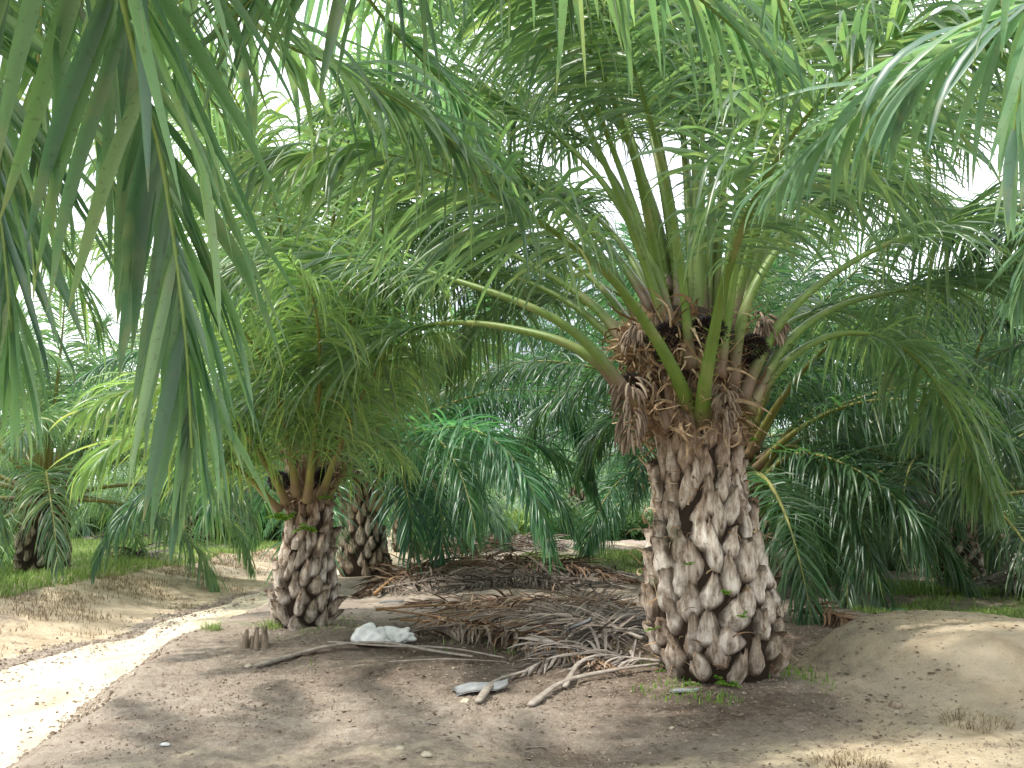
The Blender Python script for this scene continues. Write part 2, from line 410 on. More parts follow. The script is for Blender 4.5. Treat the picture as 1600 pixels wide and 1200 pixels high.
def fibre_mesh(n, z0, z1, r0, r1, lean, seed, size=1.0):
    rs = np.random.RandomState(seed); G = Geo()
    for q in range(n):
        z = rs.uniform(z0, z1); f = (z-z0)/(z1-z0); az = rs.uniform(0, 2*pi); r = (r0+(r1-r0)*f)*rs.uniform(.8, 1.05)
        p = np.array([lean[0]*z/z1+r*math.cos(az), lean[1]*z/z1+r*math.sin(az), z])
        d = norm(np.array([math.cos(az)*.5, math.sin(az)*.5, rs.uniform(-.6, 1.2)])+rs.normal(0, .5, 3)); l = rs.uniform(.08, .28)*size
        w = rs.uniform(.004, .016)*size; ax = norm(rs.normal(0, 1, 3)); pts = []; cv = rs.normal(0, .5)
        for k in range(7):
            wv = norm(np.cross(d, ax))*w*(1-k/7.5); pts += [p-wv, p+wv]
            p = p+d*l/6; d = norm(d+np.cross(ax, d)*cv+np.array([0, 0, -.12]))
        i = np.arange(6)*2; G.add(pts, np.stack([i, i+1, i+3, i+2], -1), (rs.rand(), 0, 0))
    return G.mesh('fibre', M['fibre'])
def flower_mesh(seed, n=46, ln=.26, hang=1.0, lean=(0, 0)):
    """spent flower head: a mop of thick drooping fingers"""
    rs = np.random.RandomState(seed); G = Geo()
    for q in range(n):
        az = rs.uniform(0, 2*pi); u = rs.rand()
        p = np.array([.02*math.cos(az)+lean[0]*.05, .02*math.sin(az)+lean[1]*.05, -.18*u*hang])
        d = norm(np.array([math.cos(az)*.8+lean[0], math.sin(az)*.8+lean[1], .5-.9*u])); l = ln*rs.uniform(.7, 1.1); pts = [p]
        for k in range(6):
            d = norm(d+np.array([0, 0, -.42])); pts.append(pts[-1]+d*l/6); d = norm(d+rs.normal(0, .12, 3))
        V, Fq, tt, _ = tube(np.array(pts), np.interp(np.linspace(0, 1, 7), [0, .3, .8, 1], [.006, .011, .011, .002]), 5, 1, up=norm(rs.normal(0, 1, 3)))
        G.add(V, Fq, (rs.rand(), 0, 0))
    return G.mesh('flower_cluster', M['flower'])
def fruit_mesh(seed, r=.15, n=420):
    rs = np.random.RandomState(seed); G = Geo(); g = pi*(3-5**.5)
    for q in range(n):
        y = 1-2*(q+.5)/n; rr = math.sqrt(1-y*y); d = np.array([math.cos(g*q)*rr, math.sin(g*q)*rr, y]); c = d*np.array([r, r, r*.85])*rs.uniform(.9, 1.05)
        e = norm(np.cross(d, [.3, .5, .8])); f = np.cross(d, e); s = rs.uniform(.010, .016)
        V = [c-d*.02]+[c+(e*math.cos(a)+f*math.sin(a))*s for a in (0, 1.57, 3.14, 4.71)]+[c+d*rs.uniform(.025, .045)]
        G.add(V, [[0, 1, 2, 2], [0, 2, 3, 3], [0, 3, 4, 4], [0, 4, 1, 1], [5, 2, 1, 1], [5, 3, 2, 2], [5, 4, 3, 3], [5, 1, 4, 4]], (rs.rand(), 0, 0))
    V = np.concatenate(G.V); T = np.concatenate(G.F)[:, :3]
    return mesh('fruit_bunch', V, T.copy(), M['fruit'], np.concatenate(G.C), False)

# ------------------------------------------------------------------ fronds
def frond_pair(P, seed, parent, pairs=110, Lmax=.95, W=.022, r0=.05, color=None, spines=0, smat='stalk', **kw):
    rs = np.random.RandomState(seed)
    V, Fq, col = leaflets(P, rs, pairs, Lmax, W, **kw)
    o = obj('frond', mesh('frond', V, Fq, M['leaf'], col), parent)
    s = obj('stalk', stalk(P, r0, .006, spines, rs).mesh('stalk', M[smat]), o)
    if color: o.color = (*color, 1)
    return o
VAR = []
def make_variants():
    # frond shapes from upright young ones to hanging old ones
    spec = [(86, 62), (80, 38), (72, 8), (62, -18), (52, -38), (42, -55), (32, -66), (20, -75), (5, -82), (-12, -85)]
    for k, (e0, e1) in enumerate(spec):
        for v in range(2):
            rs = np.random.RandomState(100+k*7+v); ln = [3.6, 4.4, 4.9, 5.1, 5.1, 4.9, 4.6, 4.3, 4.0, 3.6][k]*rs.uniform(.94, 1.06)
            P = arc(ln, R(e0), R(e1), 60, 1.3, rs.uniform(-.3, .3))
            Vv, Fq, col = leaflets(P, rs, 110, .92, .0175, droop=.5, seg=5, t0=.22)
            lm = mesh('frond', Vv, Fq, M['leaf'], col)
            sm = stalk(P, .046, .006, 0, rs, sides=6).mesh('stalk', M['stalk_far'])
            VAR.append((k, lm, sm))
make_variants()
def add_generic_fronds(root, n, zc, rad, seed, color, scale=1.0, kmin=0, kmax=9, skip=None, lean=(0, 0), stalks=True, drop=.5):
    rs = np.random.RandomState(seed); a0 = rs.uniform(0, 6.28)
    for i in range(n):
        f = i/(n-1); k = int(round(kmin+(kmax-kmin)*f)); az = a0+i*2.39996
        if skip and skip(az % (2*pi), k): continue
        c = [v for v in VAR if v[0] == k][rs.randint(2)]
        o = obj('frond', c[1], root); r = rad*(.25+.75*f)
        o.location = (lean[0]+r*math.cos(az), lean[1]+r*math.sin(az), zc-drop*f); o.rotation_euler = (rs.normal(0, .06), rs.normal(0, .05), az+rs.normal(0, .12))
        o.scale = (scale*rs.uniform(.9, 1.08),)*3; j = rs.uniform(.82, 1.15); o.color = tuple(c_*j for c_ in color)+(1,)
        if stalks:
            s = obj('stalk', c[2], o)

TRUNKV = {}
def generic_trunk(seed, h, r):
    key = (seed, round(h, 1), round(r, 2))
    if key not in TRUNKV:
        prof = [(-.15, r*.8), (0, r*.95), (.25, r), (h*.5, r*.9), (h*.8, r*.75), (h, r*.95)]
        TRUNKV[key] = trunk_mesh(prof, (0, 0), int(46*h), seed, .075, .25, .55, .55)
    return TRUNKV[key]
def generic_palm(x, y, h, r, seed, label, color, n=30, scale=1.0, group='oil palms of the plantation', kmax=9, kmin=0, skip=None, shared=None, fib=True):
    root = empty('oil_palm', (x, y, H(x, y)), 0)
    tag(root, label, 'palm tree', group)
    obj('trunk', generic_trunk(shared or seed, h, r), root)
    if fib: obj('fibre', FIB[seed % 2], root, (0, 0, h-.35))
    add_generic_fronds(root, n, h+.35, r*.8, seed, color, scale, kmin, kmax, skip)
    return root
FIB = [fibre_mesh(160, 0, .6, .32, .38, (0, 0), 71), fibre_mesh(160, 0, .6, .30, .40, (0, 0), 72)]

# ================================================================== THE SCENE
# ---------- ground, road
def axis(segs):
    out = []
    for a, b, n in segs: out += list(np.linspace(a, b, n, endpoint=False))
    return np.array(out+[segs[-1][1]])
gx = axis([(-400, -60, 14), (-60, -14, 46), (-14, -7, 40), (-7, 5.5, 320), (5.5, 14, 60), (14, 60, 46), (60, 400, 14)])
gy = axis([(-60, -6, 20), (-6, 2, 24), (2, 10, 210), (10, 20, 120), (20, 40, 80), (40, 80, 40), (80, 600, 24)])
GX, GY = np.meshgrid(gx, gy); 
rs = np.random.RandomState(3)
ne, fe = road_edges(GY)
inroad = sstep(0, .4, ne-.45-GX)*sstep(0, .4, GX-fe)
fine = (GX > -7) & (GX < 5.5) & (GY > 2) & (GY < 12)
GZ = hgt(GX, GY)-.05*inroad*(GY < 60)+np.where(fine, rs.normal(0, .0055, GX.shape)+.006*np.sin(GX*9+2*np.sin(GY*5))*np.sin(GY*8+GX*3), 0)
g = np.zeros(GX.shape+(3,))
bankw = sstep(0, .3, fe-GX)*(1-sstep(2.3, 3.6, fe-GX))
beyond = sstep(2.2, 3.4, fe-GX)
g[..., 0] = .92*beyond*(1-.6*gauss(GX, GY, -11, 24, 4, 2))+.75*gauss(GX, GY, 3.5, 21, 4.0, 3.2, 2)+.62*gauss(GX, GY, 6.8, 10.5, 3.2, 1.7, 2)+.55*gauss(GX, GY, 7, 13, 2.2, 1.0)+.35*sstep(40, 60, GY)
g[..., 0] += .45*gauss(GX, GY, -2.3, 9.2, 1.1, .5)
g[..., 1] = (.85+.25*np.sin(GX*3+GY))*bankw+1.1*1.25*gauss(GX, GY, 3.45, 6.5, 1.45, 1.7, 2)+.75*gauss(GX, GY, 3.5, 4.6, 2.2, 1.2, 2)+.45*gauss(GX, GY, -.5, 4.3, 2.6, 1.0, 1.5)+.9*gauss(GX, GY, 10, 17.5, 5, 2.0, 2)+.5*gauss(GX, GY, 3, 26, 3, 1.6)+inroad+.8*gauss(GX, GY, -3.4, 24, 1.6, 9, 2)
g[..., 2] = .75*gauss(GX, GY, .9, 8.5, 3.0, 2.6, 2)+.55*gauss(GX, GY, .4, 4.8, .8, .55)+.55*gauss(GX, GY, 1.6, 5.6, 1.3, .7)+.5*gauss(GX, GY, 5, 12, 3, 3)+.35*gauss(GX, GY, -1.6, 7, 1.6, 1.3)
g = np.clip(g, 0, 1)
nx = len(gx); ny = len(gy); i = np.arange(ny-1)[:, None]*nx; j = np.arange(nx-1)[None]
gf = np.stack([i+j, i+j+1, i+nx+j+1, i+nx+j], -1).reshape(-1, 4)
o = obj('ground', mesh('ground', np.stack([GX, GY, GZ], -1), gf, M['ground'], g.reshape(-1, 3)))
tag(o, 'bare grey-brown plantation soil with pale sand and sparse grass', 'ground', kind='structure')
ry = axis([(-30, 3, 60), (3, 20, 160), (20, 75, 120)]); ru = np.linspace(0, 1, 26)
RV = []
for y in ry:
    ne_, fe_ = road_edges(y); ne_ = ne_-.42; fe_ = fe_-.0
    for u in ru:
        x = fe_+(ne_-fe_)*u; edge = sstep(0, .10, u)*sstep(0, .10, 1-u)
        rut = -.03*(math.exp(-((u-.28)/.08)**2)+math.exp(-((u-.72)/.08)**2))
        RV.append((x, y, H(x, y)-.055+edge*(.065+rut*.8)))
i = np.arange(len(ry)-1)[:, None]*26; j = np.arange(25)[None]
o = obj('road', mesh('road', RV, np.stack([i+j, i+j+1, i+27+j, i+26+j], -1).reshape(-1, 4), M['road']))
tag(o, 'pale sandy plantation track in full sun', 'dirt road', kind='structure')

# ---------- palm 1, the big one
def local(pts, base): return [np.array(p)-base for p in pts]
b1 = np.array([at(1122, 1048, 6.5)[0], 6.5, 0.]); b1[2] = H(b1[0], b1[1])
p1 = empty('oil_palm', tuple(b1)); tag(p1, 'large mature oil palm with thick pale scaly trunk, nearest in the clearing', 'palm tree', 'oil palms of the plantation')
LEAN1 = (-.16, 0.)
prof1 = [(-.2, .30), (-.08, .37), (.02, .41), (.16, .465), (.45, .475), (.75, .43), (1.05, .365), (1.4, .308), (1.7, .30), (1.95, .33), (2.2, .38), (2.42, .36)]
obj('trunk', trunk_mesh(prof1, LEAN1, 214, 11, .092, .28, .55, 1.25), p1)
obj('fibre', fibre_mesh(420, .05, 1.8, .50, .36, (LEAN1[0], 0), 23, .6), p1)
crown_prof = [(1.75, .30), (1.95, .36), (2.2, .40), (2.45, .34), (2.6, .25)]
def crown_core():
    A = 18; Z = np.linspace(1.7, 2.6, 12); V = []
    for z in Z:
        r = np.interp(z, [q[0] for q in crown_prof], [q[1] for q in crown_prof])*.85
        for a in np.arange(A)*2*pi/A: V.append((LEAN1[0]*z/1.95+r*math.cos(a), r*math.sin(a), z))
    V.append((LEAN1[0]*1.3, 0, 2.62)); i = np.arange(11)[:, None]*A; j = np.arange(A)[None]; k = (j+1) % A
    Fq = np.stack([i+j, i+k, i+A+k, i+A+j], -1).reshape(-1, 4).tolist()+[[11*A+q, 11*A+(q+1) % A, 12*A] for q in range(A)]
    return mesh('crown_core', V, Fq, M['core'])
obj('crown_core', crown_core(), p1)
obj('fibre', fibre_mesh(1100, 1.65, 2.5, .36, .46, (LEAN1[0]*1.3, 0), 21, 1.15), p1)
FR1 = [  # nearer and side fronds with visible stalks, outermost first
 [(985, 625, 6.35), (925, 560, 6.3), (840, 522, 6.45), (700, 505, 6.9), (560, 540, 7.5), (430, 610, 8.0), (350, 720, 8.4)],
 [(1000, 640, 6.2), (930, 550, 6.1), (860, 495, 6.1), (740, 447, 6.3), (600, 410, 6.8), (430, 400, 7.3), (260, 450, 7.7)],
 [(1000, 570, 6.5), (930, 480, 6.7), (850, 425, 7.1), (740, 370, 7.8), (600, 340, 8.7), (450, 390, 9.5)],
 [(1088, 670, 6.38), (1062, 600, 6.05), (1025, 530, 5.85), (960, 440, 5.6), (870, 365, 5.3), (760, 300, 4.9), (600, 240, 4.4), (420, 240, 4.0)],
 [(1030, 500, 6.7), (970, 410, 7.1), (890, 330, 7.7), (780, 250, 8.5), (640, 200, 9.3), (500, 230, 10)],
 [(1050, 540, 6.4), (1020, 380, 6.3), (985, 230, 6.0), (910, 60, 5.6), (780, -60, 5.0), (560, -130, 4.2)],
 [(1065, 500, 6.5), (1050, 330, 6.7), (1010, 150, 7), (930, -10, 7.4), (800, -90, 8.0)],
 [(1097, 690, 6.38), (1100, 610, 6.02), (1114, 530, 5.8), (1135, 430, 5.5), (1180, 310, 5.0), (1270, 170, 4.3), (1400, 60, 3.7), (1560, 10, 3.3)],
 [(1140, 620, 6.2), (1165, 480, 6.1), (1230, 370, 6.2), (1330, 270, 6.4), (1450, 190, 6.7), (1600, 150, 7), (1760, 180, 7.2)],
 [(1150, 640, 6.25), (1215, 510, 6.2), (1300, 430, 6.3), (1410, 372, 6.5), (1540, 345, 6.8), (1700, 380, 7.2), (1800, 450, 7.4)],
 [(1160, 655, 6.35), (1230, 535, 6.5), (1320, 475, 6.9), (1430, 452, 7.4), (1570, 430, 8.0), (1720, 460, 8.6)],
 [(1165, 640, 6.6), (1240, 555, 6.6), (1330, 520, 6.7), (1420, 550, 6.9), (1490, 650, 7.1), (1550, 790, 7.3)],
 [(1115, 520, 6.6), (1150, 400, 7), (1215, 300, 7.5), (1310, 210, 8.2), (1430, 170, 9)],
 [(1085, 500, 6.7), (1080, 340, 7.1), (1065, 200, 7.8), (1030, 90, 8.7), (980, 40, 9.6)],
 [(1105, 500, 6.7), (1125, 330, 7.0), (1150, 180, 7.5), (1210, 60, 8.2), (1290, 10, 9)],
 [(1020, 540, 6.8), (940, 400, 7.1), (840, 290, 7.6), (710, 230, 8.2), (570, 240, 8.9), (450, 300, 9.5)],
 [(1005, 580, 6.8), (900, 480, 7.2), (780, 430, 7.8), (640, 440, 8.6), (530, 510, 9.2)],
 [(1020, 560, 6.9), (930, 440, 7.8), (830, 380, 8.9), (720, 380, 10.0), (630, 440, 10.8)],
 [(1010, 580, 6.9), (940, 490, 7.7), (860, 460, 8.7), (760, 500, 9.7), (700, 590, 10.3)],
 [(1050, 500, 6.8), (1000, 360, 7.2), (930, 240, 7.7), (820, 160, 8.4), (700, 160, 9.2), (600, 230, 10)],
 [(1045, 500, 6.6), (985, 350, 6.7), (890, 230, 6.9), (760, 150, 7.2), (620, 130, 7.5), (490, 180, 7.9)],
 [(1040, 510, 6.8), (970, 380, 7.6), (890, 310, 8.5), (800, 280, 9.5), (710, 310, 10.5)],
 [(1160, 590, 6.95), (1240, 500, 7.7), (1330, 490, 8.6), (1420, 550, 9.5)],
 [(1080, 590, 6.1), (1064, 420, 6.0), (1030, 240, 5.8), (970, 60, 5.4), (870, -80, 4.9), (720, -180, 4.3)],
 [(1122, 600, 6.1), (1146, 440, 6.0), (1170, 260, 5.8), (1215, 80, 5.4), (1290, -60, 4.9), (1400, -120, 4.4)],
 [(1050, 470, 6.65), (1020, 320, 7.0), (960, 190, 7.6), (860, 90, 8.4), (740, 60, 9.2)],
 [(1130, 560, 6.3), (1180, 430, 6.6), (1225, 360, 7.0), (1300, 300, 7.6), (1390, 290, 8.4), (1480, 340, 9.2)],
 [(1095, 500, 6.5), (1096, 330, 6.5), (1100, 160, 6.4), (1120, 10, 6.2), (1170, -120, 5.9)],
 [(1075, 560, 6.9), (1090, 480, 8.0), (1110, 440, 9.2), (1130, 470, 10.4)],
]
_u = np.random.RandomState(9)
for q in range(13):      # the steep inner fan
    f = (q+.5)/13*2-1; bx = 1096+48*f; dd = 6.5+.25*_u.uniform(-1, 1); tx = 1096+330*f+_u.uniform(-30, 30); ty = _u.uniform(-60, 60)
    FR1.append([(bx, 545, dd), (bx+(tx-bx)*.16, 420, dd+.05*_u.uniform(-1, 1)), (bx+(tx-bx)*.42, 250, dd+.3*_u.uniform(-1, 1)), (bx+(tx-bx)*.75, 90+ty*.4, dd+.7*_u.uniform(-.6, 1)), (tx+60*f, ty-60, dd+1.2*_u.uniform(-.5, 1)), (tx+200*f, ty-90, dd+1.8*_u.uniform(-.4, 1))])
for q, pts in enumerate(FR1):
    P = spline(local([at(*p) for p in pts], b1))
    ln = np.linalg.norm(np.diff(P, axis=0), axis=1).sum()
    up = q in (6, 13, 14, 27) or q > 28
    frond_pair(P, 300+q, p1, pairs=int((30 if q <= 28 else 21)*ln), Lmax=(.95 if ln > 3.3 else .8) if q <= 28 else .75, W=.0165, r0=.028 if q in (23, 24) else (.042 if q in (3, 7) else .035), spines=70, t0=.50 if q > 28 else (.44 if up or q in (5, 23, 24) else .38), droop=.45 if not up else .16,
               color=(1.05, 1.05, .98), tone=(.05, 1), plum=1.0, twist=.6)
# spear leaf, fruit, spent flowers
sp_ = Geo(); P = spline(local([at(1092, 520, 6.5), at(1090, 350, 6.5), at(1085, 150, 6.5), at(1078, -60, 6.5)], b1)); V, Fq, tt, up = tube(P, np.interp(np.linspace(0, 1, 70), [0, .3, 1], [.06, .035, .006]), 8)
sp_.add(V, Fq, np.stack([tt*0, .2+tt*.5, .35+up*.5], 1)); obj('spear_leaf', sp_.mesh('spear_leaf', M['stalk']), p1)
for q, (px, py, d, s) in enumerate([(1042, 530, 6.2, .9), (1108, 522, 6.15, 1.0), (1175, 545, 6.25, .8), (985, 600, 6.3, .6)]):
    o = obj('fruit_bunch', fruit_mesh(40+q), p1, tuple(at(px, py, d)-b1)); o.scale = (s, s, s*.9)
for q, (px, py, d, n, ln, hang, lean, sc) in enumerate([(1000, 510, 6.2, 44, .22, .6, (-.5, -.3), .85), (985, 590, 6.15, 64, .24, 2.6, (-.1, -.2), .85), (1133, 600, 6.02, 50, .20, 1.9, (0, -.15), .72), (1185, 492, 6.3, 50, .25, .5, (.6, -.3), .9), (1200, 500, 6.5, 30, .2, .5, (.6, .2), .9)]):
    o = obj('flower_cluster', flower_mesh(60+q, n, ln, hang, lean), p1, tuple(at(px, py, d)-b1)); o.scale = (sc,)*3

# ---------- palm 2 across the clearing on the left
x2 = at(474, 985, 9.1)[0]; b2 = np.array([x2, 9.1, H(x2, 9.1)])
p2 = empty('oil_palm', tuple(b2)); tag(p2, 'smaller oil palm beside the sandy track with fern on its trunk', 'palm tree', 'oil palms of the plantation')
prof2 = [(-.2, .20), (0, .26), (.12, .295), (.35, .29), (.7, .24), (1.0, .215), (1.3, .205), (1.5, .23), (1.75, .27)]
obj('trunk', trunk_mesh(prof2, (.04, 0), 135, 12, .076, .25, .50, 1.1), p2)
obj('fibre', fibre_mesh(300, 1.2, 1.75, .24, .33, (.04, 0), 22, .8), p2)
FR2 = [
 [(440, 800, 8.9), (375, 735, 8.5), (300, 690, 8.0), (210, 680, 7.5), (130, 740, 7.1)],
 [(450, 790, 8.85), (415, 725, 8.4), (350, 640, 7.8), (250, 600, 7.1), (130, 640, 6.5)],
 [(465, 780, 8.8), (450, 690, 8.4), (420, 580, 7.7), (350, 490, 6.8), (260, 480, 6.0)],
 [(480, 790, 8.75), (490, 690, 8.3), (500, 580, 7.6), (490, 470, 6.7), (450, 400, 5.8)],
 [(500, 780, 8.85), (530, 700, 8.5), (570, 610, 8.0), (620, 540, 7.4), (690, 520, 6.9)],
 [(505, 790, 9.0), (550, 720, 9.3), (590, 690, 9.8), (625, 720, 10.3)],
 [(500, 775, 9.2), (540, 690, 9.4), (600, 600, 9.8), (690, 540, 10.4), (780, 540, 11)],
 [(470, 770, 9.1), (460, 640, 9.1), (430, 500, 9.2), (370, 380, 9.4), (270, 300, 9.7), (150, 300, 10)],
 [(485, 770, 9.1), (500, 600, 9.1), (540, 430, 9.0), (610, 280, 9.0), (720, 190, 9.1)],
 [(480, 770, 9.1), (480, 600, 9.2), (480, 400, 9.3), (500, 230, 9.5), (550, 90, 9.8)],
 [(470, 770, 9.2), (440, 640, 9.6), (380, 520, 10.2), (290, 440, 11)],
 [(460, 785, 9.2), (400, 700, 9.5), (330, 660, 9.9), (250, 680, 10.5)],
 [(490, 770, 9.0), (530, 560, 8.6), (590, 380, 8.0), (660, 240, 7.3), (770, 170, 6.6)],
 [(475, 770, 9.0), (455, 560, 8.6), (420, 370, 8.1), (370, 200, 7.5), (280, 80, 6.8)],
 [(480, 770, 9.0), (470, 560, 8.5), (440, 360, 7.8), (380, 180, 7.0), (300, 60, 6.2), (200, 0, 5.6)],
 [(470, 775, 9.0), (430, 580, 8.7), (360, 400, 8.3), (250, 260, 7.8), (120, 200, 7.4), (0, 240, 7.0)],
 [(485, 770, 9.0), (500, 560, 8.8), (520, 350, 8.4), (560, 170, 7.9), (640, 40, 7.3), (760, 0, 6.8)],
 [(465, 780, 9.1), (420, 640, 9.2), (340, 500, 9.3), (230, 400, 9.5), (100, 380, 9.6), (-20, 450, 9.7)],
 [(490, 770, 9.2), (520, 580, 9.6), (560, 380, 10.1), (620, 230, 10.6), (710, 170, 11.2)],
 [(480, 770, 9.2), (450, 540, 9.7), (400, 340, 10.2), (320, 210, 10.8), (220, 160, 11.3)],
 [(495, 775, 9.3), (560, 640, 9.9), (640, 560, 10.6), (740, 570, 11.4)],
 [(480, 770, 9.2), (470, 620, 9.9), (450, 500, 10.8), (420, 420, 11.8)],
]
for q, pts in enumerate(FR2):
    P = spline(local([at(*p) for p in pts], b2)); ln = np.linalg.norm(np.diff(P, axis=0), axis=1).sum()
    frond_pair(P, 400+q, p2, pairs=int(30*ln), Lmax=.80, W=.0155, r0=.030, t0=.17, droop=.6, color=(1.3, 1.25, 1.0), tone=(.15, 1), smat='stalk_far')
o = obj('fruit_bunch', fruit_mesh(48), p2, tuple(at(437, 752, 8.9)-b2)); o.scale = (.7,)*3
o = obj('fruit_bunch', fruit_mesh(49), p2, tuple(at(505, 745, 8.85)-b2)); o.scale = (.6,)*3

# ---------- palm 3 behind palm 2
x3 = at(572, 885, 17.0)[0]; b3 = np.array([x3, 17.0, H(x3, 17.)])
p3 = empty('oil_palm', tuple(b3)); tag(p3, 'oil palm with dark drooping fronds just behind the one beside the track', 'palm tree', 'oil palms of the plantation')
obj('trunk', trunk_mesh([(-.2, .4), (0, .46), (.3, .5), (.8, .42), (1.4, .34), (2.0, .38)], (-.25, 0), 110, 13, .10, .34, .5, .55), p3)
obj('fibre', FIB[0], p3, (-.2, 0, 1.7))
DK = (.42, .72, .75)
FR3 = [
 [(590, 800, 16.4), (635, 715, 15.2), (700, 668, 13.9), (775, 690, 13.0), (832, 765, 12.4), (862, 860, 12.0)],
 [(590, 800, 16.8), (630, 740, 16.5), (670, 740, 16.1), (690, 810, 15.7), (690, 880, 15.4)],
 [(580, 800, 16.7), (600, 730, 16.2), (620, 720, 15.6), (640, 790, 15.0), (645, 870, 14.8)],
 [(585, 790, 17), (640, 680, 17), (720, 600, 17.2), (820, 590, 17.5), (900, 660, 17.8), (930, 760, 18)],
]
for q, pts in enumerate(FR3):
    P = spline(local([at(*p) for p in pts], b3)); ln = np.linalg.norm(np.diff(P, axis=0), axis=1).sum()
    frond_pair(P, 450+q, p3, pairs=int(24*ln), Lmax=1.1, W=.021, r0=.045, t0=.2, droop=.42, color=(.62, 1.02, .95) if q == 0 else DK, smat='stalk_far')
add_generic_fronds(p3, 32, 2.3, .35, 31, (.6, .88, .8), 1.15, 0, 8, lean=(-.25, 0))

# ---------- palm 4 hidden behind the big trunk
x4 = at(1165, 900, 12.8)[0]; b4 = np.array([x4, 12.8, H(x4, 12.8)])
p4 = empty('oil_palm', tuple(b4)); tag(p4, 'oil palm right behind the big trunk with fronds drooping to the ground', 'palm tree', 'oil palms of the plantation')
obj('trunk', trunk_mesh([(-.2, .35), (0, .42), (.3, .45), (.8, .38), (1.3, .3), (1.7, .34)], (0, 0), 85, 14, .085, .26, .5, .5), p4)
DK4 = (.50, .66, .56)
FR4 = [
 [(1175, 760, 12.6), (1225, 700, 12.2), (1280, 720, 11.8), (1335, 800, 11.4), (1370, 900, 11.1), (1380, 960, 11.0)],
 [(1175, 770, 12.7), (1210, 730, 12.5), (1250, 760, 12.2), (1270, 830, 12.0), (1275, 900, 11.9)],
 [(1180, 740, 12.8), (1260, 650, 12.6), (1370, 640, 12.4), (1460, 720, 12.2), (1500, 820, 12.1)],
 [(1150, 760, 12.8), (1080, 690, 12.8), (1000, 650, 12.9), (940, 670, 13.1), (905, 730, 13.3)],
 [(1150, 750, 12.9), (1070, 640, 13), (960, 590, 13.2), (860, 630, 13.6), (800, 720, 14)],
 [(1180, 760, 12.6), (1240, 710, 12.0), (1330, 730, 11.2), (1420, 800, 10.6), (1450, 880, 10.3)],
 [(1150, 770, 12.9), (1040, 640, 13.4), (960, 650, 14), (930, 710, 14.4)],
]
for q, pts in enumerate(FR4):
    P = spline(local([at(*p) for p in pts], b4)); ln = np.linalg.norm(np.diff(P, axis=0), axis=1).sum()
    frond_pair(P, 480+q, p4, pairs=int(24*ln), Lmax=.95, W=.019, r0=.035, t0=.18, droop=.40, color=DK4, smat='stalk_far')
add_generic_fronds(p4, 26, 2.1, .3, 37, DK4, 1.0, 0, 9, skip=lambda az, k: k > 4 and R(100) < az < R(260))

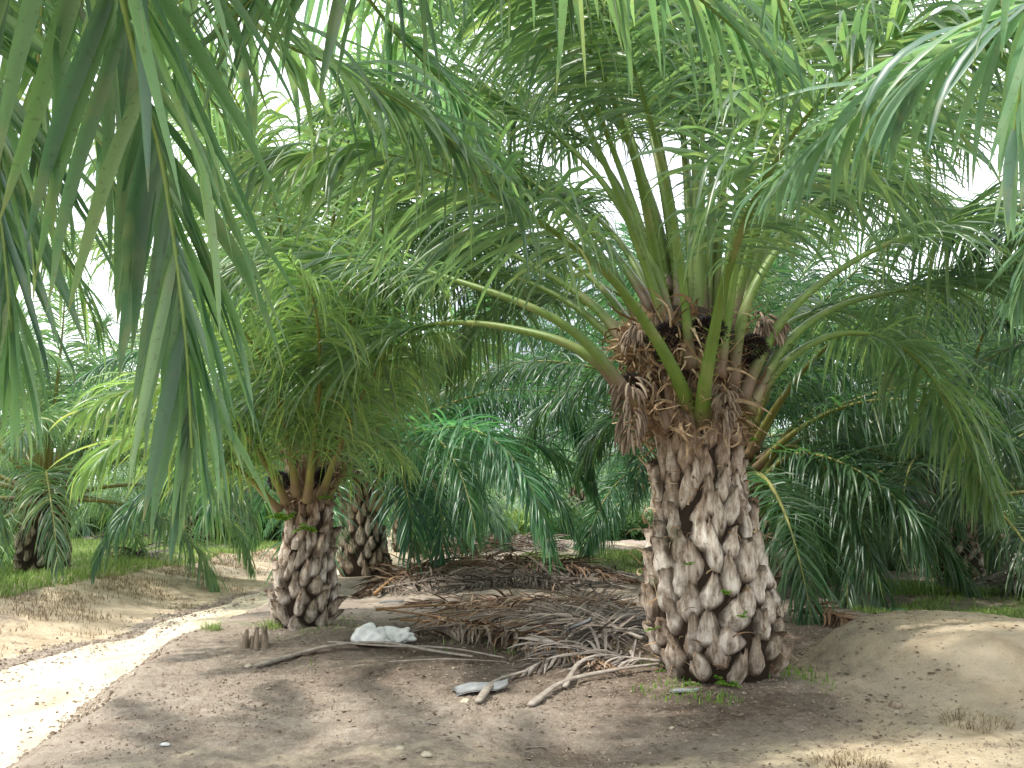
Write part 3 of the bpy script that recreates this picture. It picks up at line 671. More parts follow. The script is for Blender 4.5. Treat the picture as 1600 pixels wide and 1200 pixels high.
# ---------- the palm just behind the viewpoint: its fronds arch over into view
b0 = np.array([-2.5, -1.3, H(-2.5, -1.3)])
p0 = empty('oil_palm', tuple(b0)); tag(p0, 'oil palm behind the viewpoint, its broad fronds hanging in at top left', 'palm tree', 'oil palms of the plantation')
obj('trunk', trunk_mesh([(-.2, .35), (0, .45), (.3, .48), (.9, .42), (1.6, .34), (2.2, .38)], (0, 0), 110, 15, .085, .27, .6, .7), p0)
c0 = b0+np.array([0, 0, 2.3])
FR0 = [
 ([c0+(0, .2, .1), c0+(.25, 1.5, 1.25), np.array([-1.05, .4, 4.05]), np.array([-.98, 1.5, 3.15]), at(205, 60, 2.0), at(255, 260, 2.15), at(290, 520, 2.2), at(300, 700, 2.25)], .95, .0235, .42, 100),
 ([c0+(-.1, .2, .1), c0+(-.3, 1.3, 1.2), np.array([-2.1, .4, 4.0]), np.array([-2.0, 1.5, 3.2]), at(-60, 60, 2.3), at(0, 330, 2.35), at(20, 560, 2.4)], .95, .024, .36, 90),
 ([c0+(.2, .2, .1), c0+(.5, 1.4, 1.5), np.array([-.9, 0.2, 4.3]), at(180, -420, 2.2), at(300, -60, 2.9), at(430, 60, 3.3), at(560, 120, 3.7), at(700, 215, 4.1), at(790, 300, 4.4)], .78, .024, .42, 76),
 ([c0+(.25, .1, .1), c0+(.8, 1.2, 1.4), np.array([-.2, -.2, 4.2]), np.array([.05, .9, 3.9]), at(560, -260, 2.2), at(620, -110, 3.0), at(680, 0, 3.9)], .8, .024, .35, 60),
 ([c0+(.3, .2, .2), c0+(1.1, 1.2, 1.7), np.array([.4, -.2, 4.5]), np.array([.75, .9, 4.2]), at(1120, -420, 2.2), at(1180, -160, 2.8), at(1230, 60, 3.3)], .75, .024, .42, 50),
 ([c0+(.3, .1, .2), c0+(.9, 1.2, 1.9), np.array([-.3, .4, 4.3]), at(700, -480, 2.2), at(860, -230, 2.6), at(1000, -80, 3.0), at(1120, 20, 3.4), at(1230, 120, 3.8)], .9, .024, .42, 76),
 ([c0+(-.2, .1, .1), c0+(-.9, 1.3, 1.4), np.array([-3.2, .3, 4.1]), np.array([-3.6, 2.0, 3.6]), at(-250, 200, 4.2), at(-120, 420, 5.2), at(-60, 620, 5.8)], .9, .024, .3, 110),
 ([c0+(-.1, .2, .2), c0+(-.4, 1.6, 2.0), np.array([-2.4, .5, 5.0]), np.array([-2.6, 2.4, 4.7]), at(60, -60, 4.4), at(130, 130, 5.4), at(190, 330, 6.0)], .9, .024, .3, 120),
 ([c0+(0, .2, .2), c0+(.1, 1.6, 1.9), np.array([-1.6, .6, 4.7]), at(40, -330, 2.6), at(180, -80, 3.4), at(300, 110, 4.2), at(400, 260, 4.9)], .95, .024, .3, 110),
 ([c0+(.1, .2, .2), c0+(.3, 1.6, 1.8), np.array([-1.3, .4, 4.6]), at(100, -500, 2.2), at(80, -150, 2.9), at(60, 80, 3.4), at(60, 300, 3.7)], .95, .026, .35, 84),
 ([c0+(-.1, .2, .2), c0+(-.4, 1.6, 1.6), np.array([-2.2, .8, 4.3]), at(-200, 0, 3.6), at(-80, 160, 4.6), at(60, 330, 5.6), at(160, 520, 6.2)], .95, .024, .3, 110),
 ([c0+(.2, .1, .2), c0+(.7, 1.3, 1.8), np.array([-.2, .6, 3.9]), at(640, -330, 2.0), at(520, -130, 2.15), at(420, -30, 2.3), at(340, 60, 2.45)], .85, .022, .42, 60),
 ([c0+(.2, .2, .2), c0+(.6, 1.5, 2.0), np.array([-.6, .4, 4.9]), at(300, -500, 2.6), at(480, -150, 3.4), at(600, 30, 4.4), at(700, 140, 5.4), at(800, 280, 6.0)], .95, .024, .35, 110),
]
for q, (pts, lm, w, t0, npairs) in enumerate(FR0):
    pts = [pts[0], c0+(np.asarray(pts[1])-c0)*(.45, .45, .8)]+list(pts[2:])
    P = spline([np.asarray(p)-b0 for p in pts], 110)
    frond_pair(P, 500+q, p0, pairs=npairs, Lmax=lm, W=w, r0=.05 if q > 1 else .045, t0=t0, droop=.16 if q < 2 or q == 12 else .32, spread=.75, color=(1.12, 1.18, 1.35) if q < 2 or q == 12 else (1.02, 1.06, 1.12), kink=.08, tone=(0, 1), seg=8, twist=.35)
add_generic_fronds(p0, 14, 2.6, .3, 41, (1, 1, 1), 1.0, 2, 9, skip=lambda az, k: R(10) < az < R(172))

# ---------- palm off to the right, fronds reaching in at top right
bR = np.array([5.2, 1.2, H(5.2, 1.2)])
pR = empty('oil_palm', tuple(bR)); tag(pR, 'oil palm out of view on the right, blue-green leaflets hanging in at top right', 'palm tree', 'oil palms of the plantation')
obj('trunk', generic_trunk(15, 2.1, .42), pR)
cR = bR+np.array([0, 0, 2.3])
FRR = [
 ([cR+(-.1, .1, .2), cR+(-.9, .5, 1.6), at(1850, -260, 2.6), at(1640, -20, 2.9), at(1480, 80, 3.2), at(1330, 180, 3.6), at(1200, 290, 4.0)], .80, .026, .34, 96),
 ([cR+(-.1, .2, .2), cR+(-.8, 1.2, 1.9), at(1800, -120, 3.6), at(1640, 0, 4.2), at(1480, 70, 5.0), at(1380, 170, 5.6)], .9, .024, .3, 100),
 ([cR+(-.2, 0, .1), cR+(-1.2, .1, 1.3), at(1800, -420, 1.9), at(1690, -160, 2.1), at(1610, 60, 2.3), at(1580, 240, 2.4)], .75, .026, .42, 44),
 ([cR+(0, .2, .1), cR+(-.1, 1.8, 1.4), at(1900, 160, 4.3), at(1760, 200, 5.3), at(1640, 340, 6.0), at(1580, 480, 6.3)], .9, .024, .3, 100),
]
for q, (pts, lm, w, t0, npairs) in enumerate(FRR):
    P = spline([np.asarray(p)-bR for p in pts], 100)
    frond_pair(P, 520+q, pR, pairs=npairs, Lmax=lm, W=w, r0=.045, t0=t0, droop=.42, color=(1.3, 1.35, 1.75), kink=.1, seg=8, twist=.4, tone=(.2, .9))
add_generic_fronds(pR, 12, 2.5, .3, 43, (.9, 1, 1), 1.0, 3, 9, skip=lambda az, k: R(60) < az < R(250))

# ---------- the rest of the plantation
PG = (.95, 1.0, .98); HZ = (1.15, 1.15, 1.15); BL = (.6, .85, .9); DR = (.62, .72, .70)  # leaf tints per palm; HZ paints pale haze into the leaf colour
def gx_(px, py):
    p = on_ground(px, py); return p[0], p[1]
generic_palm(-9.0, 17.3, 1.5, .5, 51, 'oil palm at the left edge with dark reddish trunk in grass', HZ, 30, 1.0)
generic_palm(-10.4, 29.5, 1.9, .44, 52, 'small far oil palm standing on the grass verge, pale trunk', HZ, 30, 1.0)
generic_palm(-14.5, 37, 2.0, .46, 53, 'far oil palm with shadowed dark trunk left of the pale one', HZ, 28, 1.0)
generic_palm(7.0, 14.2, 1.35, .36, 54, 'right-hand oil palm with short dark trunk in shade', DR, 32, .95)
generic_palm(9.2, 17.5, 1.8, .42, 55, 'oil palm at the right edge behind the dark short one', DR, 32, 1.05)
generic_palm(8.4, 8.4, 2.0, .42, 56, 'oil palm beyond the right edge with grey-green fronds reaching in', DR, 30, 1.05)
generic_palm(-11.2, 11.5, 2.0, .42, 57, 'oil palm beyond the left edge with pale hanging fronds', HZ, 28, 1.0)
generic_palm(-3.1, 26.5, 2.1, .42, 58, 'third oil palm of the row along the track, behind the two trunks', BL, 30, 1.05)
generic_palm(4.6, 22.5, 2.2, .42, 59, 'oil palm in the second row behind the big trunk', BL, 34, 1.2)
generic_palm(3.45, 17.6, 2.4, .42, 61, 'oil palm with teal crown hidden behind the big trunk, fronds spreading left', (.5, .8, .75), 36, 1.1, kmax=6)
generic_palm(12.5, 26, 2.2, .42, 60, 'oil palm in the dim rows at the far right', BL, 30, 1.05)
# far rows: two joined crowns shared by the copies
def crown_mesh(seed, n=26, pairs=34):
    rs = np.random.RandomState(seed); G = Geo()
    for i in range(n):
        f = i/(n-1); e0 = R(86-96*f); e1 = R(55-140*f**.6); P = arc(4.7*rs.uniform(.9, 1.05), e0, e1, 30, 1.3, rs.uniform(-.3, .3))
        V, Fq, c = leaflets(P, rs, pairs, .9, .038, seg=3, droop=.4, t0=.2)
        V2, F2, tt, up = tube(P, np.linspace(.05, .01, 30), 3); az = i*2.39996+rs.normal(0, .1); ca, sa = math.cos(az), math.sin(az)
        for a, b, cc in ((V, Fq, c), (V2, F2, np.full((len(V2), 3), .8))):
            G.add(np.stack([a[:, 0]*ca-a[:, 1]*sa, a[:, 0]*sa+a[:, 1]*ca, a[:, 2]-.4*f], 1), b, cc)
    return G
CR = [crown_mesh(s) for s in (81, 82, 83)]; CRM = [g_.mesh('crown', M['leaf']) for g_ in CR]
ft = [trunk_mesh([(-.2, .35), (0, .43), (.3, .45), (1, .38), (2.2, .38)], (0, 0), 60, 90+q, .10, .32, .5, .5) for q in range(2)]
rs = np.random.RandomState(77); far = []
for row in range(9):
    y = 34+row*8.0
    for cc_ in range(-9, 10):
        x = cc_*9.2+(4.6 if row % 2 else 0)+rs.normal(0, .5)-1.0
        if abs(x) > y*.72+6: continue
        if -6.6 < x < -1.0 and y < 60: x -= 2.2
        if abs(x+14.5) < 4 and abs(y-37) < 5: continue
        far.append((x, y+rs.normal(0, .7)))
for x in (-19, -27): far.append((x, 20.5)); far.append((x-1, 28))
for x in (17.5, 21.5, 25): far.append((x, 19+x*.2))
nf = 0
for x, y in far:
    if y > 66: continue
    root = empty('oil_palm', (x, y, H(x, y)-.05), rs.uniform(0, 6.28))
    side = 'left of the track' if x < -5 else ('in the middle distance' if x < 9 else 'on the right')
    tag(root, f'far oil palm in the back rows {side}, crown merging with its neighbours', 'palm tree', f'far oil palms {side}')
    h = rs.uniform(.8, 1.1); k = rs.randint(3)
    t = obj('trunk', ft[rs.randint(2)], root); t.scale = (1, 1, h)
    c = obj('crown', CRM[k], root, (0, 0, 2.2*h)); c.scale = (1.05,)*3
    hz = min(1, (y-30)/40); c.color = (.9+.3*hz, .95+.25*hz, .95+.5*hz, 1)  # haze painted into the crown colour, paler and bluer with distance
G = Geo()
for q in range(70):
    x = rs.uniform(-95, 95); y = rs.uniform(70, 105); c = CR[q % 3]; az = rs.uniform(0, 6.28); ca, sa = math.cos(az), math.sin(az)
    for a, b, col in zip(c.V[::2], c.F[::2], c.C[::2]):
        pass
    V = np.concatenate(c.V); Fq = np.concatenate([f for f in c.F]); col = np.concatenate(c.C); keep = rs.rand(len(Fq)) < .45; Fq = Fq[keep]
    used, inv = np.unique(Fq, return_inverse=True); V = V[used]*1.15; col = col[used]; Fq = inv.reshape(-1, 4)
    G.add(np.stack([x+V[:, 0]*ca-V[:, 1]*sa, y+V[:, 0]*sa+V[:, 1]*ca, V[:, 2]+2.0+rs.uniform(-.6, 1.2)], 1), Fq, col)
o = obj('far_wood', G.mesh('far_wood', M['leaf'])); o.color = (1.3, 1.3, 1.6, 1)  # pale bluish object colour stands in for distance haze
tag(o, 'far-off mass of palm crowns closing the view', 'palm grove', kind='stuff')

# ---------- undergrowth bushes
def bush(px, py, w, h, seed, label, mat='bush', depth=None, n=900, leaf=.09):
    rs = np.random.RandomState(seed); x, y, z = on_ground(px, py); G = Geo()
    n_ = n; u = norm(rs.normal(0, 1, (n_, 3))); rad = rs.uniform(.35, 1, n_)**.6
    c = u*rad[:, None]*np.array([w, w*.8, h])*rs.uniform(.75, 1.15, (n_, 1)); c[:, 2] = np.abs(c[:, 2])
    for q in range(n_):
        d = norm(u[q]+np.array([0, 0, .5])+rs.normal(0, .5, 3)); s = norm(np.cross(d, rs.normal(0, 1, 3))); l = leaf*rs.uniform(.6, 1.6)
        p = c[q]; m_ = p+d*l*.5; e = p+d*l+np.array([0, 0, -l*.3])
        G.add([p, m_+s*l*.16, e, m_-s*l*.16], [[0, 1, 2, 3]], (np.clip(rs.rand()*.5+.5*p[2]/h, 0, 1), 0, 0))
    o = obj('bush', G.mesh('bush', M[mat]), None, (x, y, z)); tag(o, label, 'bush'); return o
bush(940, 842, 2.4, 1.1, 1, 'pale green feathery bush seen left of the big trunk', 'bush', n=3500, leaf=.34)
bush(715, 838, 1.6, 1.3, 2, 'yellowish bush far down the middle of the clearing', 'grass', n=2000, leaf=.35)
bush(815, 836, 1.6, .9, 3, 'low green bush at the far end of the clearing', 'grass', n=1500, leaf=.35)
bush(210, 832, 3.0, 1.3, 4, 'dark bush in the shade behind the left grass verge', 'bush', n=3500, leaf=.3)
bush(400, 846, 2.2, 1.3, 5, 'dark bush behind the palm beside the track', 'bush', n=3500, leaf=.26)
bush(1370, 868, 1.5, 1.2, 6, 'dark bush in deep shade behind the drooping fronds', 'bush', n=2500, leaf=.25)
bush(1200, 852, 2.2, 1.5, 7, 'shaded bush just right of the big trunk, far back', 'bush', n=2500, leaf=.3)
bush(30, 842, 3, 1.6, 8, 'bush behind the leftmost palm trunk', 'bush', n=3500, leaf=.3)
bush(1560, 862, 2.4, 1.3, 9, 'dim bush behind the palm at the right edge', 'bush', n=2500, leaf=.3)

# ---------- grass as ground cover
def grass(name, label, region, n, h, mat, seed, w=.004):
    rs = np.random.RandomState(seed); P = region(rs, n); n = len(P)
    z = hgt(P[:, 0], P[:, 1]); az = rs.uniform(0, 2*pi, n); hh = h*rs.uniform(.4, 1.3, n); lean = rs.uniform(.1, .8, n)*hh
    wv = np.stack([-np.sin(az), np.cos(az), 0*az], 1)*(w*rs.uniform(.7, 1.4, n))[:, None]; b = np.stack([P[:, 0], P[:, 1], z-.01], 1)
    m_ = b+np.stack([np.cos(az)*lean*.35, np.sin(az)*lean*.35, hh*.6], 1); t = b+np.stack([np.cos(az)*lean, np.sin(az)*lean, hh], 1)
    V = np.stack([b-wv, b+wv, m_+wv*.7, m_-wv*.7, t+wv*.1, t-wv*.1], 1).reshape(-1, 3); i = np.arange(n)[:, None]*6
    Fq = np.concatenate([i+[0, 1, 2, 3], i+[3, 2, 4, 5]]); col = np.zeros((n*6, 3)); col[:, 0] = np.repeat(np.clip(rs.normal(.5, .25, n), 0, 1), 6)
    o = obj(name, mesh(name, V, Fq, M[mat], col)); tag(o, label, 'grass', kind='stuff'); return o
def clumpy(rs, P, s=1.2, thr=.0):
    v = np.sin(P[:, 0]*s*2.1+1)+np.sin(P[:, 1]*s*1.7+P[:, 0]*s)+np.sin((P[:, 0]-P[:, 1])*s*3.3+2)*.6+rs.normal(0, .5, len(P)); return P[v > thr]
def reg_left(rs, n):
    y = 8+rs.rand(n)**1.6*34; x = np.interp(y, FE_Y, FE_X)-2.2-rs.rand(n)**1.3*14; return clumpy(rs, np.stack([x, y], 1), .8, -.9)
grass('grass', 'green grass verge on the far bank left of the track', reg_left, 90000, .13, 'grass', 1, .009)
def reg_ell(cx, cy, a, b, s=1.2, thr=-.2):
    def f(rs, n):
        r = np.sqrt(rs.rand(n)); t = rs.uniform(0, 2*pi, n); return clumpy(rs, np.stack([cx+a*r*np.cos(t), cy+b*r*np.sin(t)], 1), s, thr)
    return f
grass('grass', 'thin green grass on the open ground left of the big trunk', reg_ell(3.4, 20.5, 3.6, 4.0), 16000, .09, 'grass', 2, .008)
grass('grass', 'green grass in the shade at the right edge', reg_ell(6.8, 10.6, 2.8, 1.6), 14000, .08, 'grass', 3, .006)
grass('grass', 'bright grass in front of the right-hand palm', reg_ell(6.6, 13.2, 1.6, .9, 1.2, -2), 7000, .13, 'grass', 4, .007)
grass('grass', 'sparse green sprouts around the foot of the big trunk', reg_ell(b1[0], 6.35, .75, .65, 3, .3), 1500, .05, 'fern', 5, .004)
grass('grass', 'low sprouts among the fallen fronds', reg_ell(.2, 8.6, 2.6, 2.0, 1.5, 1.3), 5000, .06, 'grass', 6, .004)
def reg_bank(rs, n):
    y = 7+rs.rand(n)*22; x = np.interp(y, FE_Y, FE_X)-.2-rs.rand(n)*2.3; return clumpy(rs, np.stack([x, y], 1), 1.3, .3)
grass('grass', 'dry brown grass on the sandy bank of the track', reg_bank, 26000, .07, 'drygrass', 7, .006)
def tuft(px, py, label, r=.16, n=350, h=.10, mat='drygrass', seed=0):
    rs = np.random.RandomState(seed+900); x, y, z = on_ground(px, py); G = Geo()
    for q in range(n):
        a = rs.uniform(0, 6.28); rr = r*rs.rand()**.6; b = np.array([rr*math.cos(a), rr*math.sin(a), 0]); b[2] = H(x+b[0], y+b[1])-z-.01; a2 = a+rs.normal(0, .8)
        hh = h*rs.uniform(.4, 1.2); ln = hh*rs.uniform(.3, 1.2); w = np.array([-math.sin(a2), math.cos(a2), 0])*.0025
        m_ = b+np.array([math.cos(a2)*ln*.4, math.sin(a2)*ln*.4, hh*.7]); t = b+np.array([math.cos(a2)*ln, math.sin(a2)*ln, hh])
        G.add([b-w, b+w, m_+w*.8, m_-w*.8, t+w*.1, t-w*.1], [[0, 1, 2, 3], [3, 2, 4, 5]], (rs.rand(), 0, 0))
    o = obj('grass_tuft', G.mesh('grass_tuft', M[mat]), None, (x, y, z)); tag(o, label, 'grass tuft', 'grass tufts'); return o
tuft(1325, 1192, 'dry grass tuft at the bottom edge on pale sand', seed=1, r=.17, n=260, h=.045)
tuft(1525, 1130, 'dry grass tuft on the sand at the right edge', seed=2, r=.20, n=280, h=.05)
tuft(330, 985, 'green-grey weed tuft left of the smaller palm trunk', seed=4, mat='grass', r=.10, n=160, h=.09)
tuft(428, 980, 'short green tuft at the foot of the smaller palm', seed=5, mat='grass', r=.14, n=260, h=.08)

# ---------- ferns and seedlings
def fern(pos, n, size, seed, label, out=(0, -1, 0), cat='fern', name='fern'):
    rs = np.random.RandomState(seed); G = Geo(); out = np.array(out, float)
    for q in range(n):
        a = rs.normal(0, .9); d = norm(np.array([math.sin(a), 0, .5+.6*rs.rand()])+out*rs.uniform(.3, .9)); l = size*rs.uniform(.6, 1.1); pts = [np.zeros(3)]
        for k in range(8): d = norm(d+np.array([0, 0, -.13])); pts.append(pts[-1]+d*l/8)
        P = spline(pts, 20); V, Fq, c = leaflets(P, rs, 9, size*.30, size*.055, t0=.15, seg=3, droop=.15, plum=.2, kink=0, spread=1.1); G.add(V, Fq, c)
        V2, F2, _, _ = tube(P, np.linspace(.003, .001, 20), 3); G.add(V2, F2, (.4, 0, 0))
    o = obj(name, G.mesh(name, M['fern']), None, tuple(pos)); tag(o, label, cat); return o
fern(at(478, 828, 8.8), 9, .16, 1, 'bright green fern growing high on the smaller palm trunk')
fern(at(447, 815, 8.82), 7, .20, 2, 'yellow-green fern hanging on the left of the smaller trunk', (-.6, -.7, 0))
fern(at(510, 780, 8.75), 5, .12, 3, 'little fern under the crown of the smaller palm')
for q, (px, py, d, l) in enumerate([(1072, 883, 6.0, 'little sprout between leaf bases, upper left of the big trunk'), (1130, 928, 5.98, 'little sprout in the middle of the big trunk'), (1160, 965, 5.98, 'little sprout low on the right of the big trunk'), (1020, 985, 6.1, 'little sprout at the left side of the big trunk'), (1172, 690, 6.15, 'tiny sprout at the top right of the big trunk')]):
    fern(at(px, py, d), 4, .07, 10+q, l, cat='sprout', name='sprout')
for q, (px, py, s, l) in enumerate([(1132, 1072, .13, 'bright green seedling at the foot of the big trunk'), (1078, 1070, .07, 'small seedling left of the bright one by the trunk'), (690, 1018, .08, 'small green weed among the fallen fronds'), (700, 960, .07, 'weed beside the orange frond stalk'), (1030, 1050, .06, 'weed at the left foot of the big trunk')]):
    x, y, z = on_ground(px, py); fern((x, y, z), 7, s, 20+q, l, cat='seedling', name='seedling')

# ---------- fallen fronds
def fallen(pts, label, mat='dry_brown', smat='grey_stalk', Lm=.55, seed=0, pairs=60, r0=.022, t0=.1, W=.011, color=(1, 1, 1), lift=.05, gap=.1, droop=.15, spread=1.0, ex=None):
    rs = np.random.RandomState(int(seed*10)+700); W3 = []
    for k, p in enumerate(pts):
        x, y, z = on_ground(p[0], p[1]); W3.append((x, y, z+(p[2] if len(p) > 2 else lift)*1.0))
    c = np.array([W3[0][0], W3[0][1], H(W3[0][0], W3[0][1])]); P = spline(W3, 50)
    P[:, 2] = np.maximum(P[:, 2], hgt(P[:, 0], P[:, 1])+.012)
    hv = 1.6 if 9 <= seed <= 16 else 1.25; W = W*hv; Lm = Lm*(1.3 if hv > 1.3 else 1.1); pairs = int(pairs*1.25); color = tuple(.5*c_+.5*sum(color)/3 for c_ in color)
    V, Fq, col = leaflets(P, rs, pairs, Lm, W, t0=t0, seg=5, droop=droop, floor=hgt, gapp=gap, kink=.25, spread=spread, plum=.8)
    root = empty('fallen_frond', tuple(c)); tag(root, label, 'fallen frond', 'fallen palm fronds')
    a = obj('leaflets', mesh('leaflets', V-c, Fq, M[mat], col), root); a.color = (*color, 1)
    G = stalk(P-c, r0*.7, .003, 0, rs, base=1.5); b = obj('stalk', G.mesh('stalk', M[smat]), root); return root
fallen([(620, 975), (760, 1000, .12), (860, 1025, .10), (960, 1050, .03)], 'brown fallen frond lying toward the viewer in the middle of the heap', 'dry_brown', 'dry_stalk', .42, 1, 70, .016, color=(1.15, 1, .85), spread=.8)
fallen([(590, 972, .14), (700, 985, .12), (790, 1000, .08), (850, 1040, .05)], 'light brown fallen frond beside the white bag', 'dry_brown', 'dry_stalk', .38, 2, 60, .014, color=(1.3, 1.1, .9), spread=.8)
fallen([(990, 945, .12), (900, 972, .14), (830, 990, .10), (780, 1000, .05)], 'grey fallen frond with upright leaflets left of the big trunk', 'dry_grey', 'grey_stalk', .5, 3, 60, .016)
fallen([(1020, 1000, .16), (950, 985, .18), (880, 1000, .12), (820, 1030, .05)], 'grey fallen frond curling out from the foot of the big trunk', 'dry_grey', 'grey_stalk', .5, 4, 60, .016)
fallen([(1015, 975, .05), (940, 1010, .10), (860, 1040, .06), (800, 1060, .02)], 'matted grey frond at the front of the heap', 'dry_grey', 'grey_stalk', .5, 5, 60, .014)
fallen([(1040, 1045, .05), (960, 1035, .05), (900, 1030, .07), (840, 1010, .04)], 'pale grey frond tucked under the big trunk', 'dry_grey', 'grey_stalk', .45, 6, 55, .014, color=(1.1, 1.1, 1.1))
fallen([(1000, 958, .10), (900, 950, .12), (800, 950, .10), (640, 950, .06)], 'long orange-stalked fallen frond at the back of the heap', 'dry_brown', 'dry_stalk', .45, 7, 60, .022, t0=.35, color=(.8, .7, .65))
fallen([(580, 968, .10), (690, 962, .12), (830, 966, .10), (980, 978, .05)], 'orange fallen frond stripped of most leaflets', 'dry_brown', 'dry_stalk', .4, 8, 40, .02, t0=.3, gap=.4)
fallen([(580, 938, .06), (640, 910, .22), (740, 890, .25), (860, 885, .15), (950, 900, .05)], 'arched rust-brown frond in the second heap', 'dry_brown', 'dry_stalk', .65, 9, 90, .03, color=(.75, .62, .55))
fallen([(640, 915, .15), (760, 898, .24), (880, 900, .2), (1000, 915, .05)], 'brown frond along the top of the second heap', 'dry_brown', 'grey_stalk', .65, 10, 90, .022, color=(.65, .55, .5))
fallen([(1000, 925, .03), (900, 915, .12), (800, 918, .15), (690, 930, .05)], 'dark frond at the right end of the second heap', 'dry_grey', 'grey_stalk', .55, 11, 80, .022, color=(.5, .46, .45))
fallen([(700, 905, .2), (640, 912, .2), (590, 925, .1), (560, 935, .02)], 'dark brown frond tip at the left end of the second heap', 'dry_brown', 'grey_stalk', .5, 12, 60, .02, color=(.55, .48, .42))
fallen([(1000, 908, .03), (930, 895, .06), (870, 905, .06), (830, 915, .03)], 'blackened frond behind the second heap', 'dry_grey', 'grey_stalk', .5, 13, 60, .02, color=(.4, .38, .36))
fallen([(660, 862, .1), (740, 850, .2), (830, 850, .15), (880, 862, .05)], 'pale brown frond in the far heap', 'dry_grey', 'grey_stalk', .9, 14, 80, .03, W=.02, color=(1, .9, .85))
fallen([(880, 866, .1), (800, 858, .15), (720, 860, .15), (650, 872, .05)], 'reddish frond in the far heap', 'dry_brown', 'grey_stalk', .9, 15, 80, .03, W=.02, color=(.9, .8, .8))
fallen([(720, 850, .1), (690, 842, .2), (650, 848, .1), (630, 860, .05)], 'frond at the left end of the far heap', 'dry_grey', 'grey_stalk', .9, 16, 60, .03, W=.02, color=(.8, .7, .7))
fallen([(1225, 975, .10), (1250, 970, .12), (1290, 973, .10), (1340, 985, .04)], 'orange-brown frond end poking out right of the big trunk', 'dry_brown', 'grey_stalk', .45, 17, 50, .016, color=(1.1, .85, .65), spread=.5)
fallen([(560, 1012, .04), (680, 1000, .10), (800, 1010, .12), (900, 1040, .04)], 'tan fallen frond lying under the white bag toward the middle', 'dry_grey', 'grey_stalk', .45, 22, 70, .016, color=(1.0, .88, .75), spread=.75)
fallen([(1010, 1020, .10), (930, 1000, .16), (840, 985, .14), (740, 975, .06)], 'long grey-tan frond bridging the heap to the trunk foot', 'dry_grey', 'grey_stalk', .5, 23, 80, .018, color=(1.1, 1.0, .9))
fallen([(1000, 985, .16), (900, 960, .18), (780, 958, .12), (680, 965, .05)], 'brown frond across the back of the first heap', 'dry_brown', 'grey_stalk', .5, 24, 80, .018, color=(.9, .85, .8))
fallen([(560, 930, .04), (660, 925, .16), (780, 915, .2), (900, 925, .06)], 'grey-brown frond at the front of the second heap', 'dry_grey', 'grey_stalk', .55, 12.5, 80, .02, color=(.6, .52, .46))
fallen([(1480, 932, .06), (1540, 925, .12), (1600, 932, .1), (1660, 940, .05)], 'grey fallen frond in the shade at the right edge', 'dry_grey', 'grey_stalk', .7, 18, 80, .03, W=.016, color=(.8, .78, .85))
fallen([(1240, 905, .06), (1290, 890, .12), (1350, 885, .1), (1400, 890, .05)], 'grey-brown frond under the drooping fronds right of the trunk', 'dry_grey', 'grey_stalk', .8, 19, 80, .03, W=.018, color=(.75, .68, .7))
fallen([(150, 872, .05), (190, 868, .10), (230, 872, .1), (260, 880, .05)], 'dark fallen frond on the grass verge across the track', 'dry_grey', 'grey_stalk', .9, 20, 60, .03, W=.02, color=(.5, .48, .55))
fallen([(130, 846, .05), (180, 842, .10), (230, 844, .05)], 'small dark fallen frond under the far left palms', 'dry_grey', 'grey_stalk', .9, 21, 50, .03, W=.02, color=(.45, .4, .4))

def stick(pts, r0, r1, label, mat='grey_stalk', flat=1.6, name='dead_stalk', cat='dead stalk'):
    W3 = [(lambda q: (q[0], q[1], q[2]+(p[2] if len(p) > 2 else r0*.8)))(on_ground(p[0], p[1])) for p in pts]; c = np.array(W3[0]); px0 = pts[0][0]; P = spline(W3, 30)
    P[:, 2] = np.maximum(P[:, 2], hgt(P[:, 0], P[:, 1])+r1*.5)
    uu = np.linspace(0, 1, 30); V, Fq, tt, up = tube(P-c, (r0+(r1-r0)*uu)*.62*(1+.12*np.sin(uu*9+px0))*np.interp(uu, [0, .06, .12], [.35, .9, 1]), 7, flat*1.3); G = Geo(); G.add(V, Fq, (0, 0, 0))
    o = obj(name, G.mesh(name, M[mat]), None, tuple(c)); tag(o, label, cat, 'dead stalks on the ground'); return o
stick([(825, 1110), (880, 1075, .04), (960, 1058, .05), (1030, 1048, .05)], .026, .014, 'long pale curved stalk leading from the trunk toward the viewer')
stick([(390, 1048), (450, 1030, .02), (520, 1018, .05), (600, 1015, .06), (680, 1025, .04), (740, 1032, .03)], .030, .012, 'long grey stalk left of the heap in front of the white bag')
stick([(500, 1015, .07), (600, 1020, .06), (700, 1022, .05), (790, 1034, .03)], .016, .010, 'thin pale stalk lying along the long grey one')
stick([(745, 1104), (775, 1075, .05), (820, 1062, .06)], .028, .012, 'short brown stalk behind the grey husk')
stick([(805, 1108, .01), (835, 1100, .02), (850, 1098, .02)], .007, .004, 'short dark twig beside the long curved stalk', 'wood')
stick([(600, 1038, .02), (700, 1036, .03), (790, 1038, .02)], .008, .006, 'thin bleached stick in front of the heap')
stick([(830, 918, .05), (870, 912, .08), (900, 910, .06)], .02, .012, 'pale broken stalk on top of the second heap')
stick([(600, 985, .10), (700, 975, .12), (800, 968, .12), (880, 965, .08)], .022, .012, 'dark purple-brown stalk at the back of the heap', 'wood')
stick([(665, 1130, .005), (710, 1138, .008)], .005, .003, 'tiny white splinter on the bare soil')
stick([(820, 1170, .005), (850, 1168, .006)], .006, .003, 'small white scrap at the bottom centre')
stick([(880, 1080, .02), (905, 1050, .06), (930, 1040, .05)], .02, .012, 'short brown stalk end in front of the grey fronds')

